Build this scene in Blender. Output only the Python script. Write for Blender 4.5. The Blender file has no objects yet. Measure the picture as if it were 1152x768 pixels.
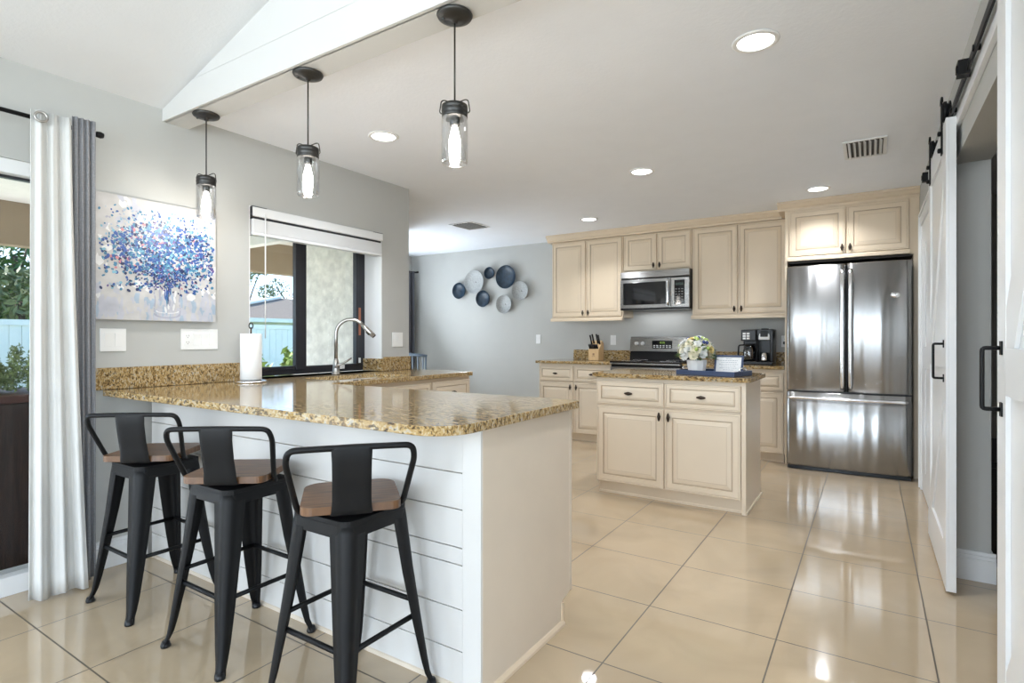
import bpy, bmesh, math, random
from mathutils import Vector, Matrix
PI = math.pi
random.seed(7)
sc = bpy.context.scene
C = sc.collection

# ------------------------------------------------------------------ camera
cam_d = bpy.data.cameras.new('camera'); cam = bpy.data.objects.new('camera', cam_d); C.objects.link(cam)
cam.location = (0, 0, 1.16)
cam.rotation_euler = (PI/2, 0, math.radians(32.814))
cam_d.sensor_width = 36.0; cam_d.lens = 625.0/1152*36.0
cam_d.shift_y = -3.5/1152
cam_d.clip_start = 0.02; cam_d.clip_end = 300
sc.camera = cam
# ------------------------------------------------------------------ view
sc.view_settings.view_transform = 'Standard'; sc.view_settings.look = 'None'
sc.view_settings.gamma = 1.0; sc.view_settings.use_curve_mapping = False
sc.view_settings.exposure = 0.86
try:
    sc.cycles.use_denoising = True; sc.cycles.max_bounces = 10; sc.cycles.diffuse_bounces = 6
    sc.cycles.transparent_max_bounces = 24; sc.cycles.sample_clamp_indirect = 8.0
    sc.cycles.caustics_reflective = False; sc.cycles.caustics_refractive = False
except Exception: pass
# ------------------------------------------------------------------ sky
w = bpy.data.worlds.new('sky'); sc.world = w; w.use_nodes = True
nt = w.node_tree; nt.nodes.clear()
o_ = nt.nodes.new('ShaderNodeOutputWorld'); b_ = nt.nodes.new('ShaderNodeBackground'); s_ = nt.nodes.new('ShaderNodeTexSky')
s_.sky_type = 'HOSEK_WILKIE'; s_.turbidity = 3.0; s_.ground_albedo = 0.4
s_.sun_direction = Vector((-0.62, -0.42, 0.66)).normalized()
b_.inputs[1].default_value = 8.0
nt.links.new(s_.outputs[0], b_.inputs[0]); nt.links.new(b_.outputs[0], o_.inputs[0])
sun_d = bpy.data.lights.new('sun', 'SUN'); sun_d.energy = 7; sun_d.angle = 0.02; sun_d.color = (1, .96, .9)
sun = bpy.data.objects.new('sun', sun_d); C.objects.link(sun)
sun.rotation_euler = Vector((-0.62, -0.42, 0.66)).to_track_quat('Z', 'Y').to_euler()
# daylight entering through the living room's windows behind the camera, and added fill lamps
def area(name, loc, to, sx, sy, power, col=(1, 1, 1)):
    d = bpy.data.lights.new(name, 'AREA'); d.shape = 'RECTANGLE'; d.size = sx; d.size_y = sy; d.energy = power; d.color = col
    o = bpy.data.objects.new(name, d); C.objects.link(o); o.location = loc
    o.rotation_euler = (Vector(to)-Vector(loc)).to_track_quat('-Z', 'Y').to_euler(); return o
for i, xx in enumerate((-2.6, -1.6, -0.6, 0.9, 1.9)):
    area('daylight_rear_window', (xx, -3.93, 1.45), (xx, 0, 1.75), .55, 2.6, 33, (.80, .90, 1))
area('living_side_fill', (3.68, -1.5, 1.4), (0, -1.5, 1.4), 2.6, 2.0, 54, (.80, .90, 1))  # unseen fill added at the right of the living room
area('daylight_patio_slider', (-3.2, -0.1, 1.0), (0, -0.1, 1.0), 1.5, 1.8, 10, (.80, .90, 1))
area('dining_uplight_fill', (-5.7, 5.1, 1.3), (-2.5, 4.6, 3.6), 1.0, 1.7, 40, (.80, .90, 1))  # hidden uplight added in the nook to brighten the kitchen ceiling

# ------------------------------------------------------------------ materials
def mat(name, col, rough=.5, metal=0.0, var=.04, vscale=6.0, bump=0.0, bscale=80.0, spec=.5, stretch=None, coat=0.0, aniso=0.0):
    m = bpy.data.materials.new(name); m.use_nodes = True; n = m.node_tree; L = n.links
    p = n.nodes['Principled BSDF']
    p.inputs['Roughness'].default_value = rough; p.inputs['Metallic'].default_value = metal
    p.inputs['Specular IOR Level'].default_value = spec; p.inputs['Coat Weight'].default_value = coat
    if aniso: p.inputs['Anisotropic'].default_value = aniso
    tc = n.nodes.new('ShaderNodeTexCoord'); mp = n.nodes.new('ShaderNodeMapping')
    if stretch: mp.inputs['Scale'].default_value = stretch
    L.new(tc.outputs['Object'], mp.inputs[0])
    nz = n.nodes.new('ShaderNodeTexNoise'); nz.inputs['Scale'].default_value = vscale; nz.inputs['Detail'].default_value = 4
    L.new(mp.outputs[0], nz.inputs['Vector'])
    cr = n.nodes.new('ShaderNodeValToRGB')
    cr.color_ramp.elements[0].position = .3; cr.color_ramp.elements[1].position = .7
    cr.color_ramp.elements[0].color = tuple(c*(1-var) for c in col)+(1,)
    cr.color_ramp.elements[1].color = tuple(min(1, c*(1+var)) for c in col)+(1,)
    L.new(nz.outputs[0], cr.inputs[0]); L.new(cr.outputs[0], p.inputs['Base Color'])
    if bump:
        n2 = n.nodes.new('ShaderNodeTexNoise'); n2.inputs['Scale'].default_value = bscale; n2.inputs['Detail'].default_value = 3
        L.new(mp.outputs[0], n2.inputs['Vector'])
        bp = n.nodes.new('ShaderNodeBump'); bp.inputs['Strength'].default_value = bump; bp.inputs['Distance'].default_value = .01
        L.new(n2.outputs[0], bp.inputs['Height']); L.new(bp.outputs[0], p.inputs['Normal'])
    return m
def srgb(r, g, b):
    f = lambda v: ((v/255+.055)/1.055)**2.4 if v > 10 else v/255/12.92
    return (f(r), f(g), f(b))
def emit(name, col, st):
    m = bpy.data.materials.new(name); m.use_nodes = True; n = m.node_tree; n.nodes.clear()
    e = n.nodes.new('ShaderNodeEmission'); e.inputs[0].default_value = col+(1,); e.inputs[1].default_value = st
    o = n.nodes.new('ShaderNodeOutputMaterial'); n.links.new(e.outputs[0], o.inputs[0]); return m
def glass(name, tint=(1, 1, 1), refl=.08, rough=0.0):
    m = bpy.data.materials.new(name); m.use_nodes = True; n = m.node_tree; n.nodes.clear(); L = n.links
    o = n.nodes.new('ShaderNodeOutputMaterial'); mx = n.nodes.new('ShaderNodeMixShader')
    t = n.nodes.new('ShaderNodeBsdfTransparent'); g = n.nodes.new('ShaderNodeBsdfGlossy')
    t.inputs[0].default_value = tint+(1,); g.inputs['Roughness'].default_value = rough
    lw = n.nodes.new('ShaderNodeLayerWeight'); lw.inputs[0].default_value = .25
    mt = n.nodes.new('ShaderNodeMath'); mt.operation = 'MULTIPLY_ADD'; mt.inputs[1].default_value = .5; mt.inputs[2].default_value = refl*.5
    L.new(lw.outputs['Fresnel'], mt.inputs[0]); L.new(mt.outputs[0], mx.inputs[0])
    L.new(t.outputs[0], mx.inputs[1]); L.new(g.outputs[0], mx.inputs[2]); L.new(mx.outputs[0], o.inputs[0]); return m
def granite():
    m = bpy.data.materials.new('granite'); m.use_nodes = True; n = m.node_tree; L = n.links; p = n.nodes['Principled BSDF']
    p.inputs['Roughness'].default_value = .08; p.inputs['IOR'].default_value = 1.36
    tc = n.nodes.new('ShaderNodeTexCoord')
    mp = n.nodes.new('ShaderNodeMapping'); mp.inputs['Rotation'].default_value = (.5, .6, .7); mp.inputs['Scale'].default_value = (.6, 1.8, 1)
    L.new(tc.outputs['Object'], mp.inputs[0])
    nz = n.nodes.new('ShaderNodeTexNoise'); nz.inputs['Scale'].default_value = 56; nz.inputs['Detail'].default_value = 4; nz.inputs['Roughness'].default_value = .66; nz.inputs['Distortion'].default_value = .8
    L.new(mp.outputs[0], nz.inputs['Vector'])
    cr = n.nodes.new('ShaderNodeValToRGB'); e = cr.color_ramp.elements
    e[0].position = .31; e[0].color = (.035, .025, .018, 1)
    e[1].position = .405; e[1].color = (.19, .12, .05, 1)
    for pos, c in ((.47, (.36, .235, .095, 1)), (.53, (.40, .28, .125, 1)), (.59, (.50, .41, .27, 1)), (.67, (.33, .31, .28, 1))):
        x = e.new(pos); x.color = c
    L.new(nz.outputs[0], cr.inputs[0])
    v = n.nodes.new('ShaderNodeTexVoronoi'); v.inputs['Scale'].default_value = 130
    L.new(mp.outputs[0], v.inputs['Vector'])
    sp = n.nodes.new('ShaderNodeSeparateColor'); L.new(v.outputs['Color'], sp.inputs[0])
    gt = n.nodes.new('ShaderNodeMath'); gt.operation = 'GREATER_THAN'; gt.inputs[1].default_value = .86; L.new(sp.outputs[0], gt.inputs[0])
    mul = n.nodes.new('ShaderNodeMath'); mul.operation = 'MULTIPLY'; mul.inputs[1].default_value = .7; L.new(gt.outputs[0], mul.inputs[0])
    mx = n.nodes.new('ShaderNodeMix'); mx.data_type = 'RGBA'; L.new(mul.outputs[0], mx.inputs[0])
    L.new(cr.outputs[0], mx.inputs[6]); mx.inputs[7].default_value = (.03, .025, .02, 1)
    L.new(mx.outputs[2], p.inputs['Base Color']); return m
def floor_tile():
    m = bpy.data.materials.new('polished_tile'); m.use_nodes = True; n = m.node_tree; L = n.links; p = n.nodes['Principled BSDF']
    g = n.nodes.new('ShaderNodeTexCoord')
    mp = n.nodes.new('ShaderNodeMapping'); mp.inputs['Location'].default_value = (-.195+20, -2.35+20*.5045, 0)
    L.new(g.outputs['Object'], mp.inputs[0])
    br = n.nodes.new('ShaderNodeTexBrick'); br.offset = 0; br.squash = 1
    br.inputs['Scale'].default_value = 1; br.inputs['Brick Width'].default_value = .5; br.inputs['Row Height'].default_value = .5045
    br.inputs['Mortar Size'].default_value = .0028; br.inputs['Mortar Smooth'].default_value = 0; br.inputs['Bias'].default_value = 0
    br.inputs['Color1'].default_value = FLOOR1; br.inputs['Color2'].default_value = FLOOR2
    br.inputs['Mortar'].default_value = (.09, .07, .045, 1)
    L.new(mp.outputs[0], br.inputs['Vector'])
    nz = n.nodes.new('ShaderNodeTexNoise'); nz.inputs['Scale'].default_value = 2.2; nz.inputs['Detail'].default_value = 6; nz.inputs['Distortion'].default_value = 1.5
    L.new(g.outputs['Object'], nz.inputs['Vector'])
    cr = n.nodes.new('ShaderNodeValToRGB'); cr.color_ramp.elements[0].position = .35; cr.color_ramp.elements[1].position = .65
    cr.color_ramp.elements[0].color = (.93, .93, .93, 1); cr.color_ramp.elements[1].color = (1.04, 1.04, 1.04, 1)
    L.new(nz.outputs[0], cr.inputs[0])
    mx = n.nodes.new('ShaderNodeMix'); mx.data_type = 'RGBA'; mx.blend_type = 'MULTIPLY'; mx.inputs[0].default_value = 1
    L.new(br.outputs['Color'], mx.inputs[6]); L.new(cr.outputs[0], mx.inputs[7]); L.new(mx.outputs[2], p.inputs['Base Color'])
    p.inputs['IOR'].default_value = 1.75
    r = n.nodes.new('ShaderNodeMath'); r.operation = 'MULTIPLY_ADD'; r.inputs[1].default_value = .5; r.inputs[2].default_value = .035
    L.new(br.outputs['Fac'], r.inputs[0]); L.new(r.outputs[0], p.inputs['Roughness']); return m
def steel(name, col=(.60, .60, .60), rough=.24, wav=.35):
    m = bpy.data.materials.new(name); m.use_nodes = True; n = m.node_tree; L = n.links; p = n.nodes['Principled BSDF']
    p.inputs['Metallic'].default_value = 1; p.inputs['Roughness'].default_value = rough; p.inputs['Base Color'].default_value = col+(1,)
    tc = n.nodes.new('ShaderNodeTexCoord'); mp = n.nodes.new('ShaderNodeMapping'); mp.inputs['Scale'].default_value = (4.5, 4.5, .2)
    L.new(tc.outputs['Object'], mp.inputs[0])
    nz = n.nodes.new('ShaderNodeTexNoise'); nz.inputs['Scale'].default_value = 1.4; nz.inputs['Detail'].default_value = 1.5
    L.new(mp.outputs[0], nz.inputs['Vector'])
    bp = n.nodes.new('ShaderNodeBump'); bp.inputs['Strength'].default_value = wav; bp.inputs['Distance'].default_value = .03
    L.new(nz.outputs[0], bp.inputs['Height']); L.new(bp.outputs[0], p.inputs['Normal'])
    p.inputs['Anisotropic'].default_value = .8; p.inputs['Anisotropic Rotation'].default_value = .25; tg = n.nodes.new('ShaderNodeTangent'); tg.direction_type = 'RADIAL'; tg.axis = 'Z'
    L.new(tg.outputs[0], p.inputs['Tangent'])
    m2 = n.nodes.new('ShaderNodeMapping'); m2.inputs['Scale'].default_value = (3, 3, 400); L.new(tc.outputs['Object'], m2.inputs[0])
    n2 = n.nodes.new('ShaderNodeTexNoise'); n2.inputs['Scale'].default_value = 2; L.new(m2.outputs[0], n2.inputs['Vector'])
    r = n.nodes.new('ShaderNodeMath'); r.operation = 'MULTIPLY_ADD'; r.inputs[1].default_value = .10; r.inputs[2].default_value = rough-.05
    L.new(n2.outputs[0], r.inputs[0]); L.new(r.outputs[0], p.inputs['Roughness']); return m
FLOOR1 = (.462, .362, .246, 1); FLOOR2 = (.477, .375, .256, 1)
M_wall = mat('grey_wall_paint', (.46, .462, .445), .8, var=.012, bump=.05, bscale=220)
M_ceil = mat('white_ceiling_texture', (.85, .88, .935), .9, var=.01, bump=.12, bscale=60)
M_vault = mat('dimmed_vault_paint', (.68, .69, .70), .9, var=.01, bump=.12, bscale=60)  # same ceiling paint, darkened to offset the strong light on the vault
M_beam = mat('dimmed_beam_paint', (.63, .625, .61), .5, var=.01)  # trim white toned down in colour where beam and gable are overlit
M_trim = mat('white_trim_paint', (.76, .77, .78), .35, var=.01)
M_ship = mat('white_shiplap_paint', (.62, .61, .595), .5, var=.015)
M_floor = floor_tile()
M_gran = granite()
M_cream = mat('cream_cabinet_paint', (.66, .545, .405), .38, var=.02, vscale=3)
M_glaze = mat('brown_cabinet_glaze', (.47, .375, .275), .45, var=.05)
M_cream2 = mat('pale_cream_cabinet_paint', (.70, .605, .48), .38, var=.02, vscale=3)
M_endp = mat('beige_panel', (.64, .555, .455), .45, var=.02)
M_steel = steel('brushed_steel', (.36, .36, .36), .25, .5)
M_steel2 = steel('satin_steel', (.40, .40, .40), .28, .02)
M_chrome = mat('brushed_nickel', (.42, .40, .375), .28, 1.0, var=.03)
M_bright = mat('polished_steel', (.88, .88, .89), .20, 1.0, var=.02)
M_black = mat('black_plastic', (.008, .008, .009), .28, var=.1, spec=.28)
M_gloss = mat('black_glass', (.008, .008, .009), .05, var=.1)
M_iron = mat('matte_black_metal', (.007, .007, .0075), .46, .0, spec=.2, var=.12, bump=.03, bscale=200)
M_bronze = mat('dark_bronze', (.045, .032, .024), .35, .8, var=.15)
M_pend = mat('pendant_metal', (.06, .058, .055), .38, .8, var=.1)
M_wood = mat('stained_wood_seat', (.125, .056, .020), .48, var=.5, vscale=9, stretch=(1, 9, 1), coat=.2)
M_woodl = mat('pale_wood_block', (.58, .40, .21), .5, var=.15, vscale=8, stretch=(8, 8, 1))
M_white = mat('white_plastic', (.80, .80, .79), .35, var=.01)
M_paper = mat('white_paper_towel', (.82, .82, .82), .9, var=.02, bump=.2, bscale=150)
M_curw = mat('white_curtain_cloth', (.62, .62, .605), .9, var=.03, bump=.15, bscale=400)
M_curg = mat('grey_curtain_cloth', (.25, .25, .265), .95, var=.10, vscale=120, bump=.2, bscale=400)
M_curd = mat('charcoal_curtain_cloth', (.07, .07, .08), .95, var=.10, vscale=60)
M_navy = mat('navy_paint', (.030, .052, .115), .45, var=.08)
M_dishn = mat('navy_dish_enamel', (.010, .028, .052), .4, var=.45, vscale=30)
M_dishw = mat('speckled_white_enamel', (.36, .37, .37), .45, var=.2, vscale=60)
M_glass = glass('window_glass', (.97, .975, .975), .03)
M_jar = glass('clear_jar_glass', (.97, .97, .97), .14)
M_caraf = glass('carafe_glass', (.55, .55, .57), .25)
M_frame = mat('bronze_window_frame', (.028, .028, .034), .35, .3, var=.08)
M_bulb = emit('bulb_glow', (1, .95, .88), 14)
M_led = emit('recessed_light_glow', (1, .98, .96), 5)
M_disp = emit('oven_display_digits', (.45, .75, .15), .8)
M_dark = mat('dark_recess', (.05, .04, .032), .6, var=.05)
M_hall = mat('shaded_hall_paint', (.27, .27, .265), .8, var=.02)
M_stucco = mat('pale_stucco', (.86, .84, .79), .95, var=.16, vscale=14, bump=.9, bscale=26)
M_tan = mat('tan_beam_paint', (.30, .235, .165), .8, var=.04)
M_soff = mat('white_lanai_ceiling', (.78, .79, .78), .8, var=.03)
M_fence = mat('pale_blue_vinyl_fence', (.80, .82, .80), .5, var=.02)
M_leaf = mat('dark_green_leaves', (.05, .12, .025), .6, var=.6, vscale=7)
M_leaf2 = mat('yellow_green_leaves', (.20, .30, .06), .6, var=.5, vscale=9)
M_leaf3 = mat('olive_leaves', (.13, .16, .07), .7, var=.5, vscale=5)
M_bark = mat('tree_bark', (.09, .065, .05), .9, var=.3, vscale=12)
M_roof = mat('brown_shingle', (.17, .145, .12), .9, var=.25, vscale=12)
M_brown = mat('dark_brown_wicker', (.035, .018, .013), .5, var=.5, vscale=10, stretch=(12, 12, 1))
M_patio = mat('patio_concrete', (.62, .60, .57), .8, var=.06)
M_grass = mat('lawn', (.10, .20, .04), .95, var=.4, vscale=9)
M_chair = mat('slate_blue_chair_paint', (.10, .14, .19), .4, var=.08)
M_cerw = mat('white_ceramic', (.80, .80, .80), .2, var=.02)
M_petw = mat('cream_petal', (.72, .67, .50), .7, var=.10, vscale=25)
M_pety = mat('yellow_petal', (.70, .56, .22), .7, var=.12, vscale=25)
M_petb = mat('white_petal', (.72, .72, .69), .7, var=.08, vscale=25)
M_petg = mat('green_bud', (.32, .42, .10), .6, var=.3, vscale=25)
M_petn = mat('blue_bud', (.03, .045, .16), .5, var=.3, vscale=25)
M_copper = mat('copper_tag', (.45, .17, .10), .4, .5, var=.1)
M_ink = mat('printed_ink', (.25, .27, .32), .7)
M_silv = mat('button_silver', (.75, .75, .75), .35, var=.05)

# ------------------------------------------------------------------ mesh helpers
def BM(): return bmesh.new()
def box(bm, x0, x1, y0, y1, z0, z1, mi=0):
    v = [bm.verts.new(p) for p in ((x0,y0,z0),(x1,y0,z0),(x1,y1,z0),(x0,y1,z0),(x0,y0,z1),(x1,y0,z1),(x1,y1,z1),(x0,y1,z1))]
    for f in ((3,2,1,0),(4,5,6,7),(0,1,5,4),(1,2,6,5),(2,3,7,6),(3,0,4,7)):
        q = bm.faces.new([v[i] for i in f]); q.material_index = mi
    return v
def frame_of(d):
    d = d.normalized(); a = Vector((0,0,1)) if abs(d.z) < .9 else Vector((1,0,0))
    u = d.cross(a).normalized(); return u, d.cross(u).normalized()
def tube(bm, pts, r, seg=10, closed=False, mi=0, cap=True):
    P = [Vector(p) for p in pts]; n = len(P)
    rs = r if isinstance(r, (list, tuple)) else [r]*n
    T = []
    for i in range(n):
        if closed: T.append((P[(i+1)%n]-P[i-1]).normalized())
        else:
            a = P[max(0,i-1)]; b = P[min(n-1,i+1)]; T.append((b-a).normalized())
    u, _ = frame_of(T[0]); rings = []
    for i in range(n):
        u = (u-T[i]*u.dot(T[i])).normalized(); w_ = T[i].cross(u)
        rings.append([bm.verts.new(P[i]+(u*math.cos(2*PI*k/seg)+w_*math.sin(2*PI*k/seg))*rs[i]) for k in range(seg)])
    m = n if closed else n-1
    for i in range(m):
        A = rings[i]; B = rings[(i+1)%n]
        for k in range(seg):
            f = bm.faces.new((A[k],A[(k+1)%seg],B[(k+1)%seg],B[k])); f.smooth = True; f.material_index = mi
    if cap and not closed:
        f = bm.faces.new(rings[0][::-1]); f.material_index = mi
        f = bm.faces.new(rings[-1]); f.material_index = mi
def lathe(bm, prof, c=(0,0,0), seg=32, mi=0, axis='z', sx=1, sy=1, smooth=True):
    c = Vector(c); rings = []
    def P(r, h, a):
        x, y = r*math.cos(a)*sx, r*math.sin(a)*sy
        if axis == 'z': return c+Vector((x, y, h))
        if axis == 'y': return c+Vector((x, h, y))
        return c+Vector((h, x, y))
    for r, h in prof:
        if r < 1e-6: rings.append([bm.verts.new(P(0, h, 0))])
        else: rings.append([bm.verts.new(P(r, h, 2*PI*k/seg)) for k in range(seg)])
    for A, B in zip(rings, rings[1:]):
        for k in range(seg):
            a0 = A[k%len(A)]; a1 = A[(k+1)%len(A)]; b0 = B[k%len(B)]; b1 = B[(k+1)%len(B)]
            vs = []
            for v in (a0, a1, b1, b0):
                if v not in vs: vs.append(v)
            if len(vs) > 2:
                f = bm.faces.new(vs); f.smooth = smooth; f.material_index = mi
def rounded(pts, r, n=5):
    """round the corners of an open 3D polyline"""
    P = [Vector(p) for p in pts]; out = [P[0]]
    for i in range(1, len(P)-1):
        a = (P[i-1]-P[i]); b = (P[i+1]-P[i]); ra = min(r, a.length*.49, b.length*.49)
        s = P[i]+a.normalized()*ra; e = P[i]+b.normalized()*ra
        for k in range(n+1):
            t = k/n; out.append(s*(1-t)**2+P[i]*2*t*(1-t)+e*t*t)
    out.append(P[-1]); return out
def slab(bm, outer, holes, z0, z1, mi=0):
    """flat plate from a 2D outline with holes"""
    loops = [outer]+list(holes); edges = []
    for lp in loops:
        vs = [bm.verts.new((x, y, z0)) for x, y in lp]
        for i in range(len(vs)): edges.append(bm.edges.new((vs[i], vs[(i+1)%len(vs)])))
    res = bmesh.ops.triangle_fill(bm, use_beauty=True, use_dissolve=False, edges=edges)
    faces = [g for g in res['geom'] if isinstance(g, bmesh.types.BMFace)]
    ex = bmesh.ops.extrude_face_region(bm, geom=faces)
    for v in [g for g in ex['geom'] if isinstance(g, bmesh.types.BMVert)]: v.co.z = z1
    for f in bm.faces: f.material_index = mi
    bmesh.ops.recalc_face_normals(bm, faces=bm.faces)
def prism(bm, poly, axis, a0, a1, mi=0):
    """extrude a 2D polygon along an axis; axis 'x': poly=(y,z), 'y': (x,z), 'z': (x,y)"""
    def P(p, a): return {'x': (a, p[0], p[1]), 'y': (p[0], a, p[1]), 'z': (p[0], p[1], a)}[axis]
    A = [bm.verts.new(P(p, a0)) for p in poly]; B = [bm.verts.new(P(p, a1)) for p in poly]; n = len(poly)
    fs = [bm.faces.new(A), bm.faces.new(B[::-1])]+[bm.faces.new((A[i], B[i], B[(i+1)%n], A[(i+1)%n])) for i in range(n)]
    for f in fs: f.material_index = mi
    bmesh.ops.recalc_face_normals(bm, faces=fs)
def rrect(x0, x1, y0, y1, rs, n=6):
    """rounded rectangle outline; rs = radii at (x0,y0),(x1,y0),(x1,y1),(x0,y1)"""
    out = []
    for (cx, cy, a0, r) in ((x0,y0,PI,rs[0]),(x1,y0,1.5*PI,rs[1]),(x1,y1,0,rs[2]),(x0,y1,.5*PI,rs[3])):
        if r <= 0: out.append((cx, cy)); continue
        ox = cx+r if cx == x0 else cx-r; oy = cy+r if cy == y0 else cy-r
        for k in range(n+1):
            a = a0+k/n*PI/2; out.append((ox+r*math.cos(a), oy+r*math.sin(a)))
    return out
def obj(name, bm, m, parent=None, bevel=0, smooth=False, loc=None, rz=0, seg=2, solid=0, subd=0, label=None):
    if smooth:
        for f in bm.faces: f.smooth = True
    me = bpy.data.meshes.new(name); bm.to_mesh(me); bm.free()
    for mm in (m if isinstance(m, (list, tuple)) else [m]): me.materials.append(mm)
    o = bpy.data.objects.new(name, me); C.objects.link(o)
    if parent: o.parent = parent
    if loc: o.location = loc
    if rz: o.rotation_euler.z = rz
    if solid:
        s = o.modifiers.new('solid', 'SOLIDIFY'); s.thickness = solid; s.offset = 0
    if bevel:
        b = o.modifiers.new('bevel', 'BEVEL'); b.width = bevel; b.segments = seg; b.limit_method = 'ANGLE'; b.angle_limit = math.radians(40)
    if subd:
        s = o.modifiers.new('sub', 'SUBSURF'); s.levels = subd; s.render_levels = subd
    if label: o['label'] = label
    return o
def thing(name, label, cat, loc=(0,0,0), rz=0, group=None):
    o = bpy.data.objects.new(name, None); C.objects.link(o); o.location = loc; o.rotation_euler.z = rz
    o.empty_display_size = .05
    return tag(o, label, cat, group)
def tag(o, label, cat, group=None, kind=None):
    o['label'] = label; o['category'] = cat
    if group: o['group'] = group
    if kind: o['kind'] = kind
    return o
def struct(name, bm, m, parent=None, **k):
    o = obj(name, bm, m, parent, **k)
    if not parent: o['kind'] = 'structure'
    return o
def kids(o): return [c for c in bpy.data.objects if c.parent == o]
def dup(o, loc=None, rz=None, label=None, parent=None):
    c = o.copy(); C.objects.link(c)
    if parent is not None: c.parent = parent
    if loc is not None: c.location = loc
    if rz is not None: c.rotation_euler.z = rz
    if label: c['label'] = label
    for ch in kids(o): dup(ch, parent=c)
    return c
def wallgrid(bm, axis, a0, a1, u0, u1, z0, z1, holes):
    """wall slab normal to axis with rectangular holes (u0,u1,z0,z1)"""
    us = sorted({u0, u1} | {h[0] for h in holes} | {h[1] for h in holes}); zs = sorted({z0, z1} | {h[2] for h in holes} | {h[3] for h in holes})
    us = [u for u in us if u0 <= u <= u1]; zs = [z for z in zs if z0 <= z <= z1]
    for ua, ub in zip(us, us[1:]):
        run = None
        for za, zb in zip(zs, zs[1:]):
            cu, cz = (ua+ub)/2, (za+zb)/2
            if any(h[0] < cu < h[1] and h[2] < cz < h[3] for h in holes): continue
            if axis == 'x': box(bm, a0, a1, ua, ub, za, zb)
            else: box(bm, ua, ub, a0, a1, za, zb)

# ================================================================== SETTING
CEIL = 2.41
bm = BM(); box(bm, -3.47, 3.9, -4.1, 6.5, -.12, 0); box(bm, -6.1, -3.47, 3.25, 6.5, -.12, 0)
struct('floor', bm, M_floor)
# left wall with patio slider and sink window
bm = BM(); wallgrid(bm, 'x', -3.47, -3.25, -4.1, 3.445, 0, CEIL, [(-.87, 1.10, 0, 1.97), (2.02, 3.14, .90, 1.988)])
box(bm, -3.47, -3.25, -4.1, 3.25, CEIL, 2.6)
struct('wall_left', bm, M_wall)
bm = BM()
for y0, y1 in ((2.0, 2.021), (3.139, 3.16)): pass
box(bm, -3.44, -3.2505, 3.134, 3.1405, 1.0, 1.988); box(bm, -3.44, -3.2505, 2.0195, 2.026, .9, 1.988); box(bm, -3.44, -3.2505, 2.026, 3.134, 1.982, 1.989)
struct('trim_1', bm, M_trim)
# exterior/nook walls
bm = BM(); box(bm, -4.53, -3.47, 3.25, 3.445, -.1, 2.6); box(bm, -4.68, -4.53, 3.445, 4.6, -.1, 2.6); box(bm, -6.1, -4.53, 4.6, 4.75, -.1, 2.6)
struct('wall_dining', bm, M_stucco)
bm = BM(); box(bm, -6.1, -5.9, 4.75, 6.5, 0, 2.6); struct('wall_dining_left', bm, M_wall)
bm = BM(); box(bm, -6.1, 2.0, 6.32, 6.5, 0, 2.6); struct('wall_back', bm, M_wall)
# right wall with wide opening to the hall
bm = BM(); wallgrid(bm, 'x', .345, .483, .9, 6.32, 0, 2.6, [(1.55, 3.45, 0, 2.01)]); struct('wall_right', bm, M_wall)
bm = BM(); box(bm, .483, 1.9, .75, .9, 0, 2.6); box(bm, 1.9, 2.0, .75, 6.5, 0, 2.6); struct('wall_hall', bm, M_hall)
# living room behind the camera
bm = BM(); wallgrid(bm, 'y', -4.1, -3.95, -3.47, 3.9, 0, 3.9, [(x_-.275, x_+.275, .15, 2.75) for x_ in (-2.6, -1.6, -.6, .9, 1.9)]); struct('wall_rear', bm, M_wall)
bm = BM(); wallgrid(bm, 'x', 3.75, 3.9, -4.1, .9, 0, 3.0, [(-2.8, -.2, .4, 2.4)]); box(bm, .345, 3.9, .75, .9, 0, 3.9); struct('wall_living', bm, M_wall)
# ceilings: flat over the kitchen, vaulted over the living room, dropped beam between
bm = BM(); box(bm, -6.1, 2.0, 3.25, 6.5, CEIL, CEIL+.1); box(bm, -3.25, 2.0, 1.66, 3.25, CEIL, CEIL+.1); struct('ceiling', bm, M_ceil)
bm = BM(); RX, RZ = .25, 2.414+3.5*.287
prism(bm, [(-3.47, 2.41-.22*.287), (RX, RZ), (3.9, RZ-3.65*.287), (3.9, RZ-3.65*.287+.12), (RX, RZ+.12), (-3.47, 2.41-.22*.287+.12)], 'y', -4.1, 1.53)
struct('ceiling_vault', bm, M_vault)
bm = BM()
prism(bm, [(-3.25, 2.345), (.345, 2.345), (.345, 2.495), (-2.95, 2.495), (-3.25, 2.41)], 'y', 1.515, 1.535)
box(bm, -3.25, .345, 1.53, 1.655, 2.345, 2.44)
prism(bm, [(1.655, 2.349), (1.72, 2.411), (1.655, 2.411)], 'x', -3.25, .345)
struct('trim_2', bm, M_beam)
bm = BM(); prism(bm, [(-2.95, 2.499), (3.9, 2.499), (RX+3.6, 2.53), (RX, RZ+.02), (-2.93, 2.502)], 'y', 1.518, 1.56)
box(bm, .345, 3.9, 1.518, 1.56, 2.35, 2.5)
struct('wall_gable', bm, M_beam)
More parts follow.
